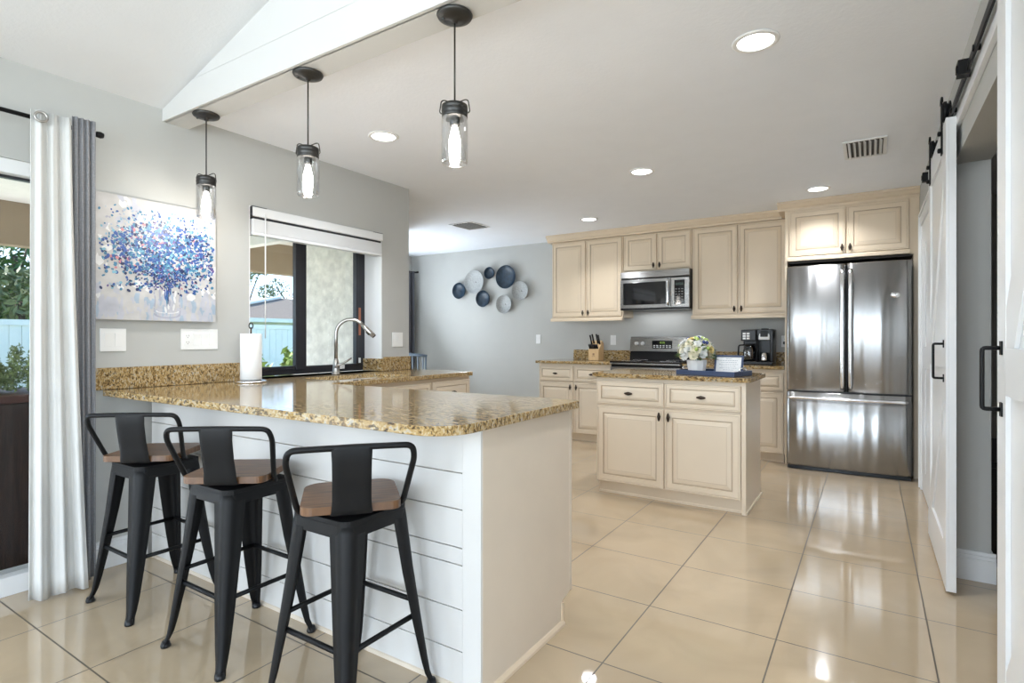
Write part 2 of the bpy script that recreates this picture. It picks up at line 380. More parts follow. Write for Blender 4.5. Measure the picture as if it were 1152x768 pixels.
# baseboards
def baseboard(name, pts):
    bm = BM()
    for (x0, x1, y0, y1, sx, sy) in pts:
        box(bm, x0, x1, y0, y1, 0, .105)
        box(bm, x0+(.005 if sx < 0 else 0), x1-(.005 if sx > 0 else 0), y0+(.005 if sy < 0 else 0), y1-(.005 if sy > 0 else 0), .105, .122)
        box(bm, x0+(.009 if sx < 0 else 0), x1-(.009 if sx > 0 else 0), y0+(.009 if sy < 0 else 0), y1-(.009 if sy > 0 else 0), .122, .14)
    return struct(name, bm, M_trim, bevel=.002)
baseboard('baseboard_left', [(-3.25, -3.235, 1.10, 1.438, 1, 0)])
baseboard('baseboard_back', [(-5.89, -3.30, 6.303, 6.32, 0, -1)])
baseboard('baseboard_right', [(.345, .50, 3.43, 3.45, 0, -1), (.328, .345, 3.43, 4.28, -1, 0), (.483, .50, 3.45, 6.3, 1, 0)])
baseboard('baseboard_hall', [(1.883, 1.9, .9, 6.3, -1, 0)])

# ------------------------------------------------------------------ patio slider
d = bpy.data.objects.new('door_1', None); C.objects.link(d); d.location = (-3.33, .115, 0); d['kind'] = 'structure'
bm = BM(); box(bm, -.06, .07, -.985, .985, 0, .085); box(bm, -.06, .07, -.985, .985, 1.905, 1.97); box(bm, -.06, .07, -.985, -.93, .085, 1.905); box(bm, -.06, .07, .93, .985, .085, 1.905)
obj('door_frame', bm, M_trim, d, bevel=.003)
bm = BM(); box(bm, .0, .006, -.93, .93, .085, 1.905); obj('glass_pane', bm, M_glass, d)
bm = BM(); box(bm, -.012, .02, -.03, .03, .085, 1.905); box(bm, -.012, .02, -.93, .93, 1.893, 1.905); obj('sash', bm, M_frame, d)
# ------------------------------------------------------------------ sink window
d = bpy.data.objects.new('window_1', None); C.objects.link(d); d.location = (-3.455, 2.58, .905); d['kind'] = 'structure'
Y0, Y1, H = -.555, .555, 1.078
bm = BM()
box(bm, -.03, .015, Y0, Y1, 0, .055); box(bm, -.03, .015, Y0, Y1, H-.04, H); box(bm, -.03, .015, Y0, Y0+.05, .055, H-.04); box(bm, -.03, .015, Y1-.085, Y1, .055, H-.04)
obj('window_frame', bm, M_frame, d, bevel=.004)
bm = BM(); box(bm, -.012, .026, -.095, -.055, .03, H-.02); box(bm, -.02, .018, -.052, .0, .03, H-.02); box(bm, -.012, .02, -.5, -.1, .035, .06)
box(bm, .005, .028, Y1-.10, Y1-.075, .05, H-.03)
obj('sash', bm, M_frame, d, bevel=.003)
bm = BM(); box(bm, .0, .004, Y0+.05, -.09, .055, H-.04); obj('glass_pane', bm, M_glass, d)
bm = BM(); box(bm, -.01, -.006, .0, Y1-.085, .055, H-.04); obj('glass_pane', bm, M_glass, d)
bm = BM(); box(bm, .015, .03, Y1-.075, Y1-.055, .06, .10); box(bm, .016, .028, .30, .34, .02, .05); obj('latch', bm, M_silv, d, bevel=.002)
bm = BM(); box(bm, .018, .026, Y1-.072, Y1-.05, .28, .50); obj('latch_bar', bm, M_copper, d, bevel=.002)

# ------------------------------------------------------------------ door on the right wall beyond the barn doors
d = bpy.data.objects.new('door_2', None); C.objects.link(d); d.location = (.345, 4.85, 0); d['kind'] = 'structure'
bm = BM(); box(bm, -.022, 0, -.52, -.43, 0, 2.10); box(bm, -.022, 0, .43, .52, 0, 2.10); box(bm, -.022, 0, -.43, .43, 2.02, 2.10)
box(bm, -.03, 0, -.52, -.50, 0, 2.12); box(bm, -.03, 0, .50, .52, 0, 2.12); box(bm, -.03, 0, -.52, .52, 2.10, 2.12)
obj('door_casing', bm, M_trim, d, bevel=.003)
bm = BM(); box(bm, -.012, 0, -.43, .43, .01, 2.02); obj('door_slab', bm, M_trim, d)
bm = BM()
for z0, z1 in ((.2, .95), (1.1, 1.85)):
    for y0, y1 in ((-.34, -.05), (.05, .34)):
        box(bm, -.018, -.012, y0, y1, z0, z1)
obj('raised_panel', bm, M_trim, d, bevel=.005)

# ================================================================== EXTERIOR
bm = BM(); box(bm, -60, -3.47, -40, 60, -.35, -.3)
g = struct('ground', bm, M_grass)
bm = BM(); box(bm, -7.2, -3.47, -8, 9, -.15, -.03); struct('patio_floor', bm, M_patio)
bm = BM(); box(bm, -6.6, -3.48, -6, 3.249, 2.30, 2.36); box(bm, -6.6, -4.69, 3.249, 4.59, 2.30, 2.36); box(bm, -6.05, -3.48, 3.15, 3.249, 2.06, 2.30)
struct('lanai_ceiling', bm, M_soff)
bm = BM(); box(bm, -6.15, -6.0, -6, 4.59, 1.94, 2.30); struct('lanai_beam', bm, M_tan)
bm = BM()
for yy in (-4.0, ): box(bm, -6.13, -6.02, yy, yy+.11, -.05, 1.94)
struct('lanai_post', bm, M_soff)
ft = thing('vinyl_fence', 'pale blue vinyl privacy fence across the yard, seen through both glass panes', 'fence', (-11, 0, -.3))
bm = BM()
y = -8.0
while y < 22: box(bm, -.02, .02, y, y+.145, 0, 1.66); y += .15
obj('fence_panel', bm, M_fence, ft, bevel=.004)
bm = BM(); box(bm, -.04, .04, -8, 22, 1.66, 1.75); box(bm, -.04, .04, -8, 22, .05, .2); obj('rail', bm, M_fence, ft)
for k in range(13):
    bm = BM(); box(bm, -.06, .06, -8+k*2.4, -7.88+k*2.4, 0, 1.8); obj('post', bm, M_fence, ft)
# neighbour house
nh = thing('neighbour_house', 'pale house with a brown hipped roof beyond the fence, seen through the sink window', 'house', (-24, 15.5, -.3))
bm = BM(); box(bm, -4, 3.4, -5, 4, 0, 2.2); obj('wall', bm, M_soff, nh)
bm = BM(); vs = [bm.verts.new(p) for p in ((-4.6,-5.6,2.2),(4,-5.6,2.2),(4,4.6,2.2),(-4.6,4.6,2.2),(0,1.0,3.4),(0,1.4,3.4))]
for f in ((0,1,4),(1,2,5,4),(2,3,5),(3,0,4,5),(3,2,1,0)): bm.faces.new([vs[i] for i in f])
obj('roof', bm, M_roof, nh)
bm = BM(); box(bm, 3.95, 4.1, -5.7, 4.7, 2.1, 2.25); tube(bm, [(4.1, 4.6, 2.25), (.05, 1.4, 3.44)], .07, 6); tube(bm, [(4.1, -5.6, 2.25), (.05, 1.0, 3.44)], .07, 6); obj('gutter', bm, M_soff, nh)

def leaves(bm, c, rad, n, s, mi=0, rnd=random):
    for _ in range(n):
        while True:
            p = Vector((rnd.uniform(-1,1), rnd.uniform(-1,1), rnd.uniform(-1,1)))
            if .25 < p.length < 1: break
        q = Vector((c[0]+p.x*rad[0], c[1]+p.y*rad[1], c[2]+p.z*rad[2]))
        a = Vector((rnd.gauss(0,1), rnd.gauss(0,1), rnd.gauss(0,1))).normalized(); b = a.cross(Vector((rnd.gauss(0,1), rnd.gauss(0,1), rnd.gauss(0,1)))).normalized()
        k = s*rnd.uniform(.6, 1.3)
        v = [bm.verts.new(q+a*k), bm.verts.new(q+b*k*.35), bm.verts.new(q-a*k), bm.verts.new(q-b*k*.35)]
        f = bm.faces.new(v); f.material_index = mi
def tree(name, label, loc, h, blobs, m, s=.12, n=260, trunk=.09, group=None):
    t = thing(name, label, 'tree', loc)
    bm = BM()
    for (dx, dy, dz, r) in blobs: leaves(bm, (dx, dy, dz), (r, r, r*.75), n, s)
    obj('foliage', bm, m, t)
    bm = BM(); tube(bm, [(0,0,0), (.05,0,h*.4), (.0,.08,h*.8)], [trunk, trunk*.8, trunk*.5], 8)
    for (dx, dy, dz, r) in blobs[:4]: tube(bm, [(.02,.02,h*.45), (dx*.5, dy*.5, (h*.5+dz)*.5), (dx, dy, dz)], [trunk*.55, trunk*.4, trunk*.2], 6)
    obj('trunk', bm, M_bark, t); return t
tree('leafy_tree', 'dense dark green tree behind the fence, seen through the patio slider', (-15.2, 4.1, -.3), 4, [(0,0,2.3,1.1),(0,1.3,2.6,1.2),(0,-1.2,2.6,1.2),(-.3,.4,3.6,1.4),(.1,2.4,2.4,1.0),(.2,-.4,1.9,.8)], M_leaf, .13, 900)
tree('leafy_tree', 'pale-leaved shrubby tree just above the fence line beside the patio', (-12.1, 3.35, -.3), 2.6, [(0,0,2.2,.6),(0,.9,2.1,.6),(0,-.8,2.2,.6),(0,1.7,2.2,.5)], M_leaf3, .10, 500)
tree('branching_tree', 'tall sparse tree with bent dark branches over the brown roof', (-31, 22.6, -.3), 5.6, [(.0,-1.5,4.6,.8),(0,-.3,3.9,.55),(0,1.0,4.9,.9),(-.3,2.1,4.3,.6),(0,-2.2,4.3,.6)], M_leaf3, .10, 260, .13)
tree('branching_tree', 'distant olive-green tree at the left of the sink window view', (-32, 19.5, -.3), 5.6, [(0,0,5.2,.9),(0,-1.4,4.4,.8),(0,1.2,5.9,.7)], M_leaf3, .16, 220, .12)
def shrub(loc, label, h, n=9, m=M_leaf2, s=.07, r=.28):
    t = thing('shrub', label, 'shrub', loc)
    bm = BM()
    for i in range(n):
        a = 2*PI*i/n; x, y_ = r*math.cos(a)*random.uniform(.3,1), r*math.sin(a)*random.uniform(.3,1); hh = h*random.uniform(.7,1)
        leaves(bm, (x, y_, hh*.6), (.1, .1, hh*.42), 70, s)
    obj('foliage', bm, m, t)
    bm = BM()
    for i in range(5): tube(bm, [(0,0,0), (r*.5*math.cos(i*1.3), r*.5*math.sin(i*1.3), h*.7)], .012, 5)
    obj('stem', bm, M_bark, t)
shrub((-6.75, 4.36, -.3), 'bright green leafy shrub at the bottom of the sink window, left one', 1.30, r=.10, n=12, s=.09)
shrub((-6.75, 4.82, -.3), 'taller bright green leafy shrub at the bottom of the sink window, beside the mullion', 1.45, r=.10, n=12, s=.09)
# planter by the slider
t = thing('planter_box', 'tall dark brown wicker planter box right outside the patio slider', 'planter', (-3.95, 1.02, -.03))
bm = BM(); box(bm, -.28, .28, -.55, .55, 0, .86); obj('box_body', bm, M_brown, t, bevel=.01)
bm = BM(); box(bm, -.30, .30, -.57, .57, .86, .90); obj('rim', bm, mat('red_brown_rim', (.09,.035,.025), .5), t, bevel=.008)
t = thing('potted_plant', 'upright green spiky plant growing in the dark brown planter box', 'plant', (-3.95, 1.02, .872))
bm = BM()
for k in range(16):
    x, y_ = random.uniform(-.18,.18), (random.uniform(-.42,.42) if k < 7 else random.uniform(-.02,.13)); h = random.uniform(.14,.36)
    leaves(bm, (x, y_, h*.5), (.028, .028, h*.5), 260, .013)
obj('foliage', bm, mat('fresh_green_leaves', (.24,.30,.12), .6, var=.5, vscale=30), t)
for k in range(8):
    x, y_ = random.uniform(-.16,.16), random.uniform(-.4,.4); bm = BM(); tube(bm, [(x,y_,0),(x,y_,.13)], .004, 5); obj('stem', bm, M_bark, t)

# ================================================================== CABINETRY
def ring_panel(bm, x0, x1, z0, z1, rings, yf, t):
    """raised panel facing -Y; rings = (inset, depth, material index of the strip leading to it)"""
    prev = None
    def loop(i, y): return [bm.verts.new(p) for p in ((x0+i,y,z0+i),(x1-i,y,z0+i),(x1-i,y,z1-i),(x0+i,y,z1-i))]
    back = loop(0, yf+t); prev = loop(0, yf+rings[0][1])
    for k in range(4): bm.faces.new((back[k], back[(k+1)%4], prev[(k+1)%4], prev[k]))
    bm.faces.new(back[::-1])
    for ins, dep, mi in rings[1:]:
        cur = loop(ins, yf+dep)
        for k in range(4):
            f = bm.faces.new((prev[k], prev[(k+1)%4], cur[(k+1)%4], cur[k])); f.material_index = mi
        prev = cur
    f = bm.faces.new(prev)
DOOR = [(0, .004, 0), (.003, 0, 0), (.011, 0, 0), (.013, .0035, 1), (.017, .0015, 0), (.050, .0015, 0), (.053, .008, 1), (.058, .008, 1), (.064, .0045, 0), (.088, 0, 0), (.090, .0008, 1), (.092, 0, 0)]
DRAW = [(0, .004, 0), (.003, 0, 0), (.009, 0, 0), (.011, .0035, 1), (.014, .0015, 0), (.034, .0015, 0), (.037, .008, 1), (.041, .008, 1), (.046, .004, 0), (.060, 0, 0)]
def knob_mesh(vertical):
    bm = BM(); prof = [(0,-.032),(.005,-.030),(.010,-.017),(.0125,-.008),(.0145,0),(.0125,.008),(.010,.017),(.005,.030),(0,.032)]
    lathe(bm, prof, (0,-.017,0), 12, axis='z' if vertical else 'x', sx=.9 if vertical else .7, sy=.7 if vertical else .9)
    lathe(bm, [(.0,0),(.005,0),(.005,-.012),(0,-.012)], (0,0,0), 10, axis='y')
    lathe(bm, [(.0,0),(.009,0),(.008,-.003),(0,-.003)], (0,0,0), 12, axis='y')
    return bm
_kn = {}
def knob(parent, x, z, vertical, yf):
    if vertical not in _kn:
        o = obj('knob', knob_mesh(vertical), M_bronze, parent, smooth=True); _kn[vertical] = o
    else: o = _kn[vertical].copy(); C.objects.link(o); o.parent = parent
    o.location = (x, yf, z); return o
def cab_door(parent, x0, x1, z0, z1, kx, kz, yf=-.02, cm=None):
    bm = BM(); ring_panel(bm, x0, x1, z0, z1, DOOR, yf, .02)
    d = obj('door', bm, [cm or M_cream, M_glaze], parent); knob(d, kx, kz, True, yf); return d
def cab_drawer(parent, x0, x1, z0, z1, yf=-.02):
    bm = BM(); ring_panel(bm, x0, x1, z0, z1, DRAW, yf, .02)
    d = obj('drawer', bm, [M_cream2, M_glaze], parent); knob(d, (x0+x1)/2, (z0+z1)/2, False, yf); return d
def base_cab(name, label, loc, rz, w_, dep, cols, toe=.05, group=None, ztop=.868, knobmid=True):
    """cols: list of (x0,x1,knobside) with a drawer above a door"""
    t = thing(name, label, 'cabinet', loc, rz, group)
    bm = BM(); box(bm, 0, w_, 0, dep, .085, ztop); obj('cabinet_body', bm, M_cream2, t, bevel=.0015)
    bm = BM(); box(bm, .012, w_-.012, toe, dep, 0, .085); box(bm, .01, w_-.01, toe-.008, toe, 0, .014); obj('toe_kick', bm, M_cream2, t)
    for x0, x1, ks in cols:
        cab_drawer(t, x0, x1, .672, .842)
        cab_door(t, x0, x1, .092, .655, x1-.028 if ks > 0 else x0+.028, .605, cm=M_cream2)
    return t
# --- island
ISX0, ISX1, ISY = -1.745, -.69, 3.90
isl = base_cab('island_cabinet', 'cream two-door island cabinet with two drawers in the middle of the kitchen', (ISX0, ISY, 0), 0, ISX1-ISX0, .585, [(.006, .516, 1), (.526, 1.030, -1)], toe=.028)
bm = BM(); box(bm, 1.036, 1.056, -.018, .59, .0, .868); box(bm, 1.052, 1.0625, -.02, .0, .0, .868); box(bm, 1.0565, 1.068, -.018, .60, 0, .014)
obj('side_panel', bm, M_cream2, isl, bevel=.0015)
bm = BM(); slab(bm, rrect(-1.79, -.655, 3.855, 4.53, (.07, .05, .03, .05)), [], .87, .90)
tag(obj('island_countertop', bm, M_gran, bevel=.006, seg=3), 'gold and brown granite slab on the cream island', 'countertop')
# --- back wall base cabinets
BY = 5.69
base_cab('base_cabinet', 'cream base cabinet left of the range, against the back wall', (-3.285, BY, 0), 0, .915, .628, [(.010, .448, 1), (.468, .905, -1)], toe=.05)
base_cab('base_cabinet', 'cream base cabinet between the range and the refrigerator, under the coffee maker', (-1.595, BY, 0), 0, .93, .628, [(.010, .45, 1), (.47, .92, -1)], toe=.05)
bm = BM(); slab(bm, [(-3.32, 5.655), (-2.372, 5.655), (-2.372, 6.318), (-3.32, 6.318)], [], .87, .90)
tag(obj('countertop', bm, M_gran, bevel=.005), 'granite countertop left of the range under the knife block', 'countertop')
bm = BM(); slab(bm, [(-1.598, 5.655), (-.664, 5.655), (-.664, 6.318), (-1.598, 6.318)], [], .87, .90)
tag(obj('countertop', bm, M_gran, bevel=.005), 'granite countertop right of the range under the coffee maker', 'countertop')
bm = BM(); box(bm, -3.14, -2.375, 6.296, 6.319, .901, 1.018); tag(obj('backsplash', bm, M_gran, bevel=.003), 'low granite backsplash behind the knife block', 'backsplash')
bm = BM(); box(bm, -1.595, -.664, 6.296, 6.319, .901, 1.018); tag(obj('backsplash', bm, M_gran, bevel=.003), 'low granite backsplash behind the coffee maker', 'backsplash')
# --- upper cabinets
UY = 6.0
def upper(label, x0, x1, z0, z1, split, dep, yfront=UY, rail=True, grp='cream upper wall cabinets'):
    t = thing('upper_cabinet', label, 'cabinet', (x0, yfront, z0), 0); w_ = x1-x0; h = z1-z0
    bm = BM(); box(bm, 0, w_, 0, dep, 0, h); obj('cabinet_body', bm, M_cream, t, bevel=.0015)
    if rail:
        bm = BM(); prism(bm, [(-.030,-.035),(-.030,-.012),(-.022,-.004),(-.022,.004),(.02,.004),(.02,-.035)], 'x', -.008, w_); 
        obj('light_rail', bm, M_cream, t)
    zb = .016 if rail else .014
    s = split-x0
    cab_door(t, .012, s-.006, zb, h-.012, s-.034, zb+.045); cab_door(t, s+.006, w_-.012, zb, h-.012, s+.034, zb+.045)
    return t
upper('tall cream upper cabinet left of the microwave, at the end of the run', -3.28, -2.362, 1.40, 2.325, -2.822, .318)
upper('short cream upper cabinet directly above the microwave', -2.358, -1.592, 1.905, 2.325, -1.968, .318, rail=False)
upper('tall cream upper cabinet between the microwave and the refrigerator', -1.588, -.664, 1.40, 2.325, -1.128, .318)
bm = BM(); box(bm, -2.40, -2.30, 6.02, 6.315, 1.375, 1.398)
CRN = [(.0, .0), (-.012, .0), (-.012, .018), (-.03, .030), (-.048, .058), (-.058, .062), (-.058, .083), (.0, .083)]
bm.free(); bm = BM(); prism(bm, [(UY-.0185+a, 2.3255+b) for a, b in CRN]+[(6.318, 2.4095), (6.318, 2.326)], 'x', -3.33, -.723)
tag(obj('crown_moulding', bm, M_cream), 'cream crown moulding along the top of the three upper cabinets', 'moulding')
# --- refrigerator surround
FY = 5.67
t = thing('refrigerator_cabinet', 'cream two-door cabinet above the refrigerator with side panels to the floor', 'cabinet', (-.662, FY, 0))
bm = BM(); box(bm, 0, .022, 0, .645, 0, 2.33); box(bm, .940, 1.004, 0, .645, 1.86, 2.33); box(bm, .962, 1.004, .0, .645, 0, 1.86); obj('side_panel', bm, M_cream, t, bevel=.0015)
bm = BM(); box(bm, .022, .940, 0, .645, 1.90, 2.33); obj('cabinet_body', bm, M_cream, t)
bm = BM(); prism(bm, [(-.025,1.865),(-.025,1.885),(-.015,1.90),(.02,1.90),(.02,1.865)], 'x', .022, .940); obj('light_rail', bm, M_cream, t)
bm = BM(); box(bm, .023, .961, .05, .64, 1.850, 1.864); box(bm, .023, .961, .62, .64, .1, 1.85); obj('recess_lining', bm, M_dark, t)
cab_door(t, .040, .480, 1.905, 2.312, .455, 1.955); cab_door(t, .490, .932, 1.905, 2.312, .515, 1.955)
bm = BM(); prism(bm, [(FY+.002+a, 2.3305+b*.93) for a, b in CRN]+[(6.318, 2.4095), (6.318, 2.331)], 'x', -.72, .343)
tag(obj('crown_moulding', bm, M_cream), 'cream crown moulding on top of the refrigerator cabinet', 'moulding')

# --- peninsula
t = thing('peninsula', 'white shiplap peninsula base with a beige end panel, under the long granite bar', 'cabinet', (-3.235, 1.45, 0))
W_ = -1.05+3.235
bm = BM(); box(bm, .0, W_-.014, .012, .635, .10, .868); box(bm, 0, W_-.014, .012, .55, 0, .10); obj('cabinet_body', bm, M_endp, t)
zs = [0, .125, .263, .41, .467, .594, .715, .868]
bm = BM()
for a, b in zip(zs, zs[1:]): box(bm, .012, W_-.075, 0, .011, a+.0018, b-.0018)
obj('shiplap_panel', bm, M_ship, t, bevel=.0012)
bm = BM(); box(bm, W_-.075, W_-.001, -.006, .011, 0, .868); obj('corner_board', bm, M_ship, t, bevel=.002)
bm = BM(); prism(bm, [(.004, 0), (.555, 0), (.555, .095), (.635, .115), (.635, .868), (.004, .868)], 'x', W_-.014, W_)
prism(bm, [(.62, .12), (.637, .11), (.637, .868), (.62, .868)], 'x', W_-.016, W_+.002)
obj('end_panel', bm, M_endp, t, bevel=.0015)
bm = BM(); prism(bm, [(W_, 0), (W_+.014, 0), (W_+.013, .010), (W_+.006, .018), (W_, .020)], 'y', -.004, .557); prism(bm, [(W_-.0, .0), (W_+.006, 0), (W_+.006, .09), (W_, .09)], 'y', .545, .557)
obj('shoe_moulding', bm, M_cream, t)
bm = BM(); prism(bm, [(-.008, 0), (0, 0), (0, .014), (-.005, .012)], 'x', .012, W_); obj('shoe_moulding', bm, M_endp, t)

# --- sink run (faces +X)
t = thing('sink_cabinet', 'cream base cabinets under the sink counter along the window wall', 'cabinet', (-2.66, 2.10, 0), PI/2)
bm = BM(); box(bm, 0, .14, 0, .585, .085, .868); box(bm, .14, .86, 0, .585, .085, .62); box(bm, .14, .86, 0, .05, .62, .868); box(bm, .86, 1.40, 0, .585, .085, .868); obj('cabinet_body', bm, M_cream, t)
bm = BM(); box(bm, .01, 1.39, .05, .585, 0, .085); obj('toe_kick', bm, M_cream, t)
bm = BM(); ring_panel(bm, .08, .93, .672, .842, DRAW, -.02, .02); obj('false_front', bm, [M_cream2, M_glaze], t)
cab_door(t, .08, .50, .092, .655, .472, .605, cm=M_cream2); cab_door(t, .51, .93, .092, .655, .538, .605, cm=M_cream2)
cab_drawer(t, .95, 1.385, .672, .842); cab_door(t, .95, 1.385, .092, .655, .978, .605)
# --- L-shaped granite counter with sink cut-out
outer = [(-3.249, 1.235)]
cx, cy, r = -1.02-.13, 1.235+.13, .13
outer += [(cx+r*math.cos(a), cy+r*math.sin(a)) for a in [(-90+90*k/8)*PI/180 for k in range(9)]]
outer += [(-1.02, 2.10), (-1.04, 2.12), (-2.60, 2.12), (-2.625, 2.145), (-2.625, 3.50), (-2.645, 3.52), (-3.249, 3.52), (-3.249, 3.133), (-3.436, 3.133), (-3.436, 2.027), (-3.249, 2.027)]
hole = rrect(-3.11, -2.74, 2.30, 2.92, (.05,)*4, 4)
bm = BM(); slab(bm, outer, [hole], .87, .90)
tag(obj('bar_countertop', bm, M_gran, bevel=.006, seg=3), 'long L-shaped gold-brown granite counter of the bar and the sink', 'countertop')
bm = BM(); box(bm, -3.249, -3.228, 1.17, 2.018, .901, 1.012); tag(obj('backsplash', bm, M_gran, bevel=.003), 'granite backsplash on the window wall between grey curtain and paper towels', 'backsplash')
bm = BM(); box(bm, -3.249, -3.228, 3.15, 3.445, .901, 1.012); box(bm, -3.436, -3.228, 3.112, 3.132, .901, 1.0); box(bm, -3.249, -3.228, 3.132, 3.15, .901, 1.0)
tag(obj('backsplash', bm, M_gran, bevel=.003), 'granite backsplash at the right of the sink window', 'backsplash')
# sink
t = thing('sink', 'white undermount sink basin set in the granite by the window', 'sink', (-2.925, 2.61, .65))
bm = BM()
for (a, b) in ((-.20, .20),):
    o1 = rrect(-.195, .195, -.32, .32, (.055,)*4, 4); o2 = rrect(-.185, .185, -.31, .31, (.05,)*4, 4)
    A = [bm.verts.new((x, y, .218)) for x, y in o1]; B = [bm.verts.new((x, y, .218)) for x, y in o2]; D = [bm.verts.new((x*.96, y*.96, .01)) for x, y in o2]; E_ = [bm.verts.new((x, y, -.005)) for x, y in o1]
    n = len(A)
    for k in range(n):
        j = (k+1) % n; bm.faces.new((A[k], A[j], B[j], B[k])); bm.faces.new((B[k], B[j], D[j], D[k])); bm.faces.new((E_[k], E_[j], A[j], A[k]))
    bm.faces.new(D); bm.faces.new(E_[::-1])
obj('basin', bm, M_cerw, t)
bm = BM(); lathe(bm, [(0,.011),(.04,.012),(.045,.014),(.045,.01),(0,.01)], (0,0,.001), 20); obj('drain', bm, M_bright, t)
# faucet
FA = math.radians(37)
t = thing('faucet', 'brushed nickel gooseneck kitchen faucet in front of the sink window', 'faucet', (-3.215, 2.66, .901), FA)
bm = BM(); lathe(bm, [(0,0),(.031,0),(.031,.006),(.026,.012),(.024,.04),(.021,.085),(.017,.105),(.0135,.115),(0,.115)], seg=24); obj('faucet_base', bm, M_chrome, t)
pts = [(0,0,.10), (0,0,.27)]+[(.105-.105*math.cos(a), 0, .29+.105*math.sin(a)) for a in [PI*k/14 for k in range(0, 12)]]
bm = BM(); tube(bm, pts, .0125, 14); obj('spout', bm, M_chrome, t)
e = Vector(pts[-1]); dr = (Vector(pts[-1])-Vector(pts[-2])).normalized()
bm = BM(); tube(bm, [e-dr*.005, e+dr*.03, e+dr*.075, e+dr*.115], [.0135, .0145, .0175, .0175], 16); obj('spray_head', bm, M_chrome, t)
bm = BM(); tube(bm, [e+dr*.115, e+dr*.119], .0155, 14); p = e+dr*.06; tube(bm, [p+Vector((-.017,0,-.008)), p+dr*.03+Vector((-.019,0,-.008))], .005, 6); obj('spray_button', bm, M_black, t)
bm = BM(); tube(bm, [(0,0,.055), (.012,-.05,.062), (.02,-.065,.066)], [.012,.011,.010], 10); hv = Matrix.Rotation(-FA, 3, 'Z')
h0 = Vector((.015,-.055,.064)); tube(bm, [h0, h0+hv@Vector((.03,.04,.02)), h0+hv@Vector((.055,.09,.055))], [.010,.007,.007], 8)
obj('lever', bm, M_chrome, t)
# paper towels
t = thing('paper_towel_holder', 'steel paper towel holder with round base standing on the granite by the window', 'paper towel holder', (-3.07, 1.92, .9005))
bm = BM(); lathe(bm, [(0,0),(.085,0),(.088,.004),(.086,.010),(.07,.013),(0,.014)], seg=36); obj('base', bm, M_bright, t)
bm = BM(); tube(bm, [(0,0,.01),(0,0,.325)], .005, 8)
for s in (-1, 1): tube(bm, [(0,0,.318)]+[(s*(.004+.016*math.sin(a)), 0, .318+.032*(1-math.cos(a))/2) for a in [PI*k/8 for k in range(1, 9)]], .0035, 6)
obj('post', bm, M_bronze, t)
bm = BM(); lathe(bm, [(.02,.0),(.058,0),(.059,.002),(.059,.268),(.058,.27),(.02,.27),(.02,0)], (-3.07,1.92,.917), 40)
tag(obj('paper_towel_roll', bm, M_paper), 'white paper towel roll on the steel holder', 'paper towel')

# ================================================================== REFRIGERATOR
t = thing('refrigerator', 'stainless steel french door refrigerator with bottom freezer drawer', 'refrigerator', (-.172, 5.53, 0))
bm = BM(); box(bm, -.445, .462, .065, .70, .03, 1.79); obj('refrigerator_body', bm, mat('dark_grey_side', (.035,.035,.038), .4), t, bevel=.004)
def curved_front(x0, x1, z0, z1, bulge, t_=.06, nx=22, r=.014, flat=None):
    bm = BM(); cols = []
    for i in range(nx+1):
        u = i/nx; x = x0+(x1-x0)*u; c = 2*u-1
        y = -bulge*(1-c*c)
        ed = min(x-x0, x1-x)
        if ed < r: y += r-math.sqrt(max(0, r*r-(r-ed)**2))
        cols.append((x, y))
    xs = cols; F_ = [[bm.verts.new((x, y, z)) for (x, y) in xs] for z in (z0, z0+.004, z1-.004, z1)]
    for v in F_[0]+F_[3]: v.co.y += .004
    for A, B in zip(F_, F_[1:]):
        for k in range(nx):
            f = bm.faces.new((A[k], A[k+1], B[k+1], B[k])); f.smooth = True
    b0 = bm.verts.new((x0, t_, z0)); b1 = bm.verts.new((x1, t_, z0)); b2 = bm.verts.new((x1, t_, z1)); b3 = bm.verts.new((x0, t_, z1))
    bm.faces.new([b0, b1]+F_[0][::-1]); bm.faces.new([b3]+F_[3]+[b2]); bm.faces.new((b0, b3, b2, b1))
    bm.faces.new([b0]+[r_[0] for r_ in F_]+[b3]); bm.faces.new([b1, b2]+[r_[-1] for r_ in F_][::-1])
    bmesh.ops.recalc_face_normals(bm, faces=bm.faces); return bm
dl = obj('door', curved_front(-.46, -.004, .70, 1.80, .014), M_steel, t)
dr_ = obj('door', curved_front(.004, .46, .70, 1.80, .014), M_steel, t)
dz = obj('freezer_drawer', curved_front(-.46, .46, .035, .688, .012), M_steel, t)
for dd, sx in ((dl, -1), (dr_, 1)):
    bm = BM(); x = sx*.030
    path = [(x, -.004, 1.745), (x, -.032, 1.715), (x, -.050, 1.62), (x, -.057, 1.25), (x, -.050, .86), (x, -.032, .76), (x, -.004, .73)]
    tube(bm, rounded(path, .03, 4), .016, 12); obj('handle', bm, M_bright, dd)
bm = BM(); tube(bm, rounded([(-.43, -.002, .640), (-.43, -.046, .640), (0, -.062, .640), (.42, -.046, .640), (.42, -.002, .640)], .03, 5), .0145, 12); obj('handle', bm, M_bright, dz)
bm = BM(); box(bm, -.45, .45, .0, .5, .004, .032); obj('base_grille', bm, M_black, t)
bm = BM(); lathe(bm, [(0,0),(.034,0),(.036,.002),(.036,.004),(0,.004)], (.345,-.0135,1.515), 28, axis='y', sy=.62)
for s in (-1, 1): tube(bm, [(.345+s*.012+.010*math.cos(a), -.0145, 1.515+.009*math.sin(a)) for a in [2*PI*k/12 for k in range(12)]], .0015, 5, closed=True)
obj('emblem', bm, M_bright, dr_)

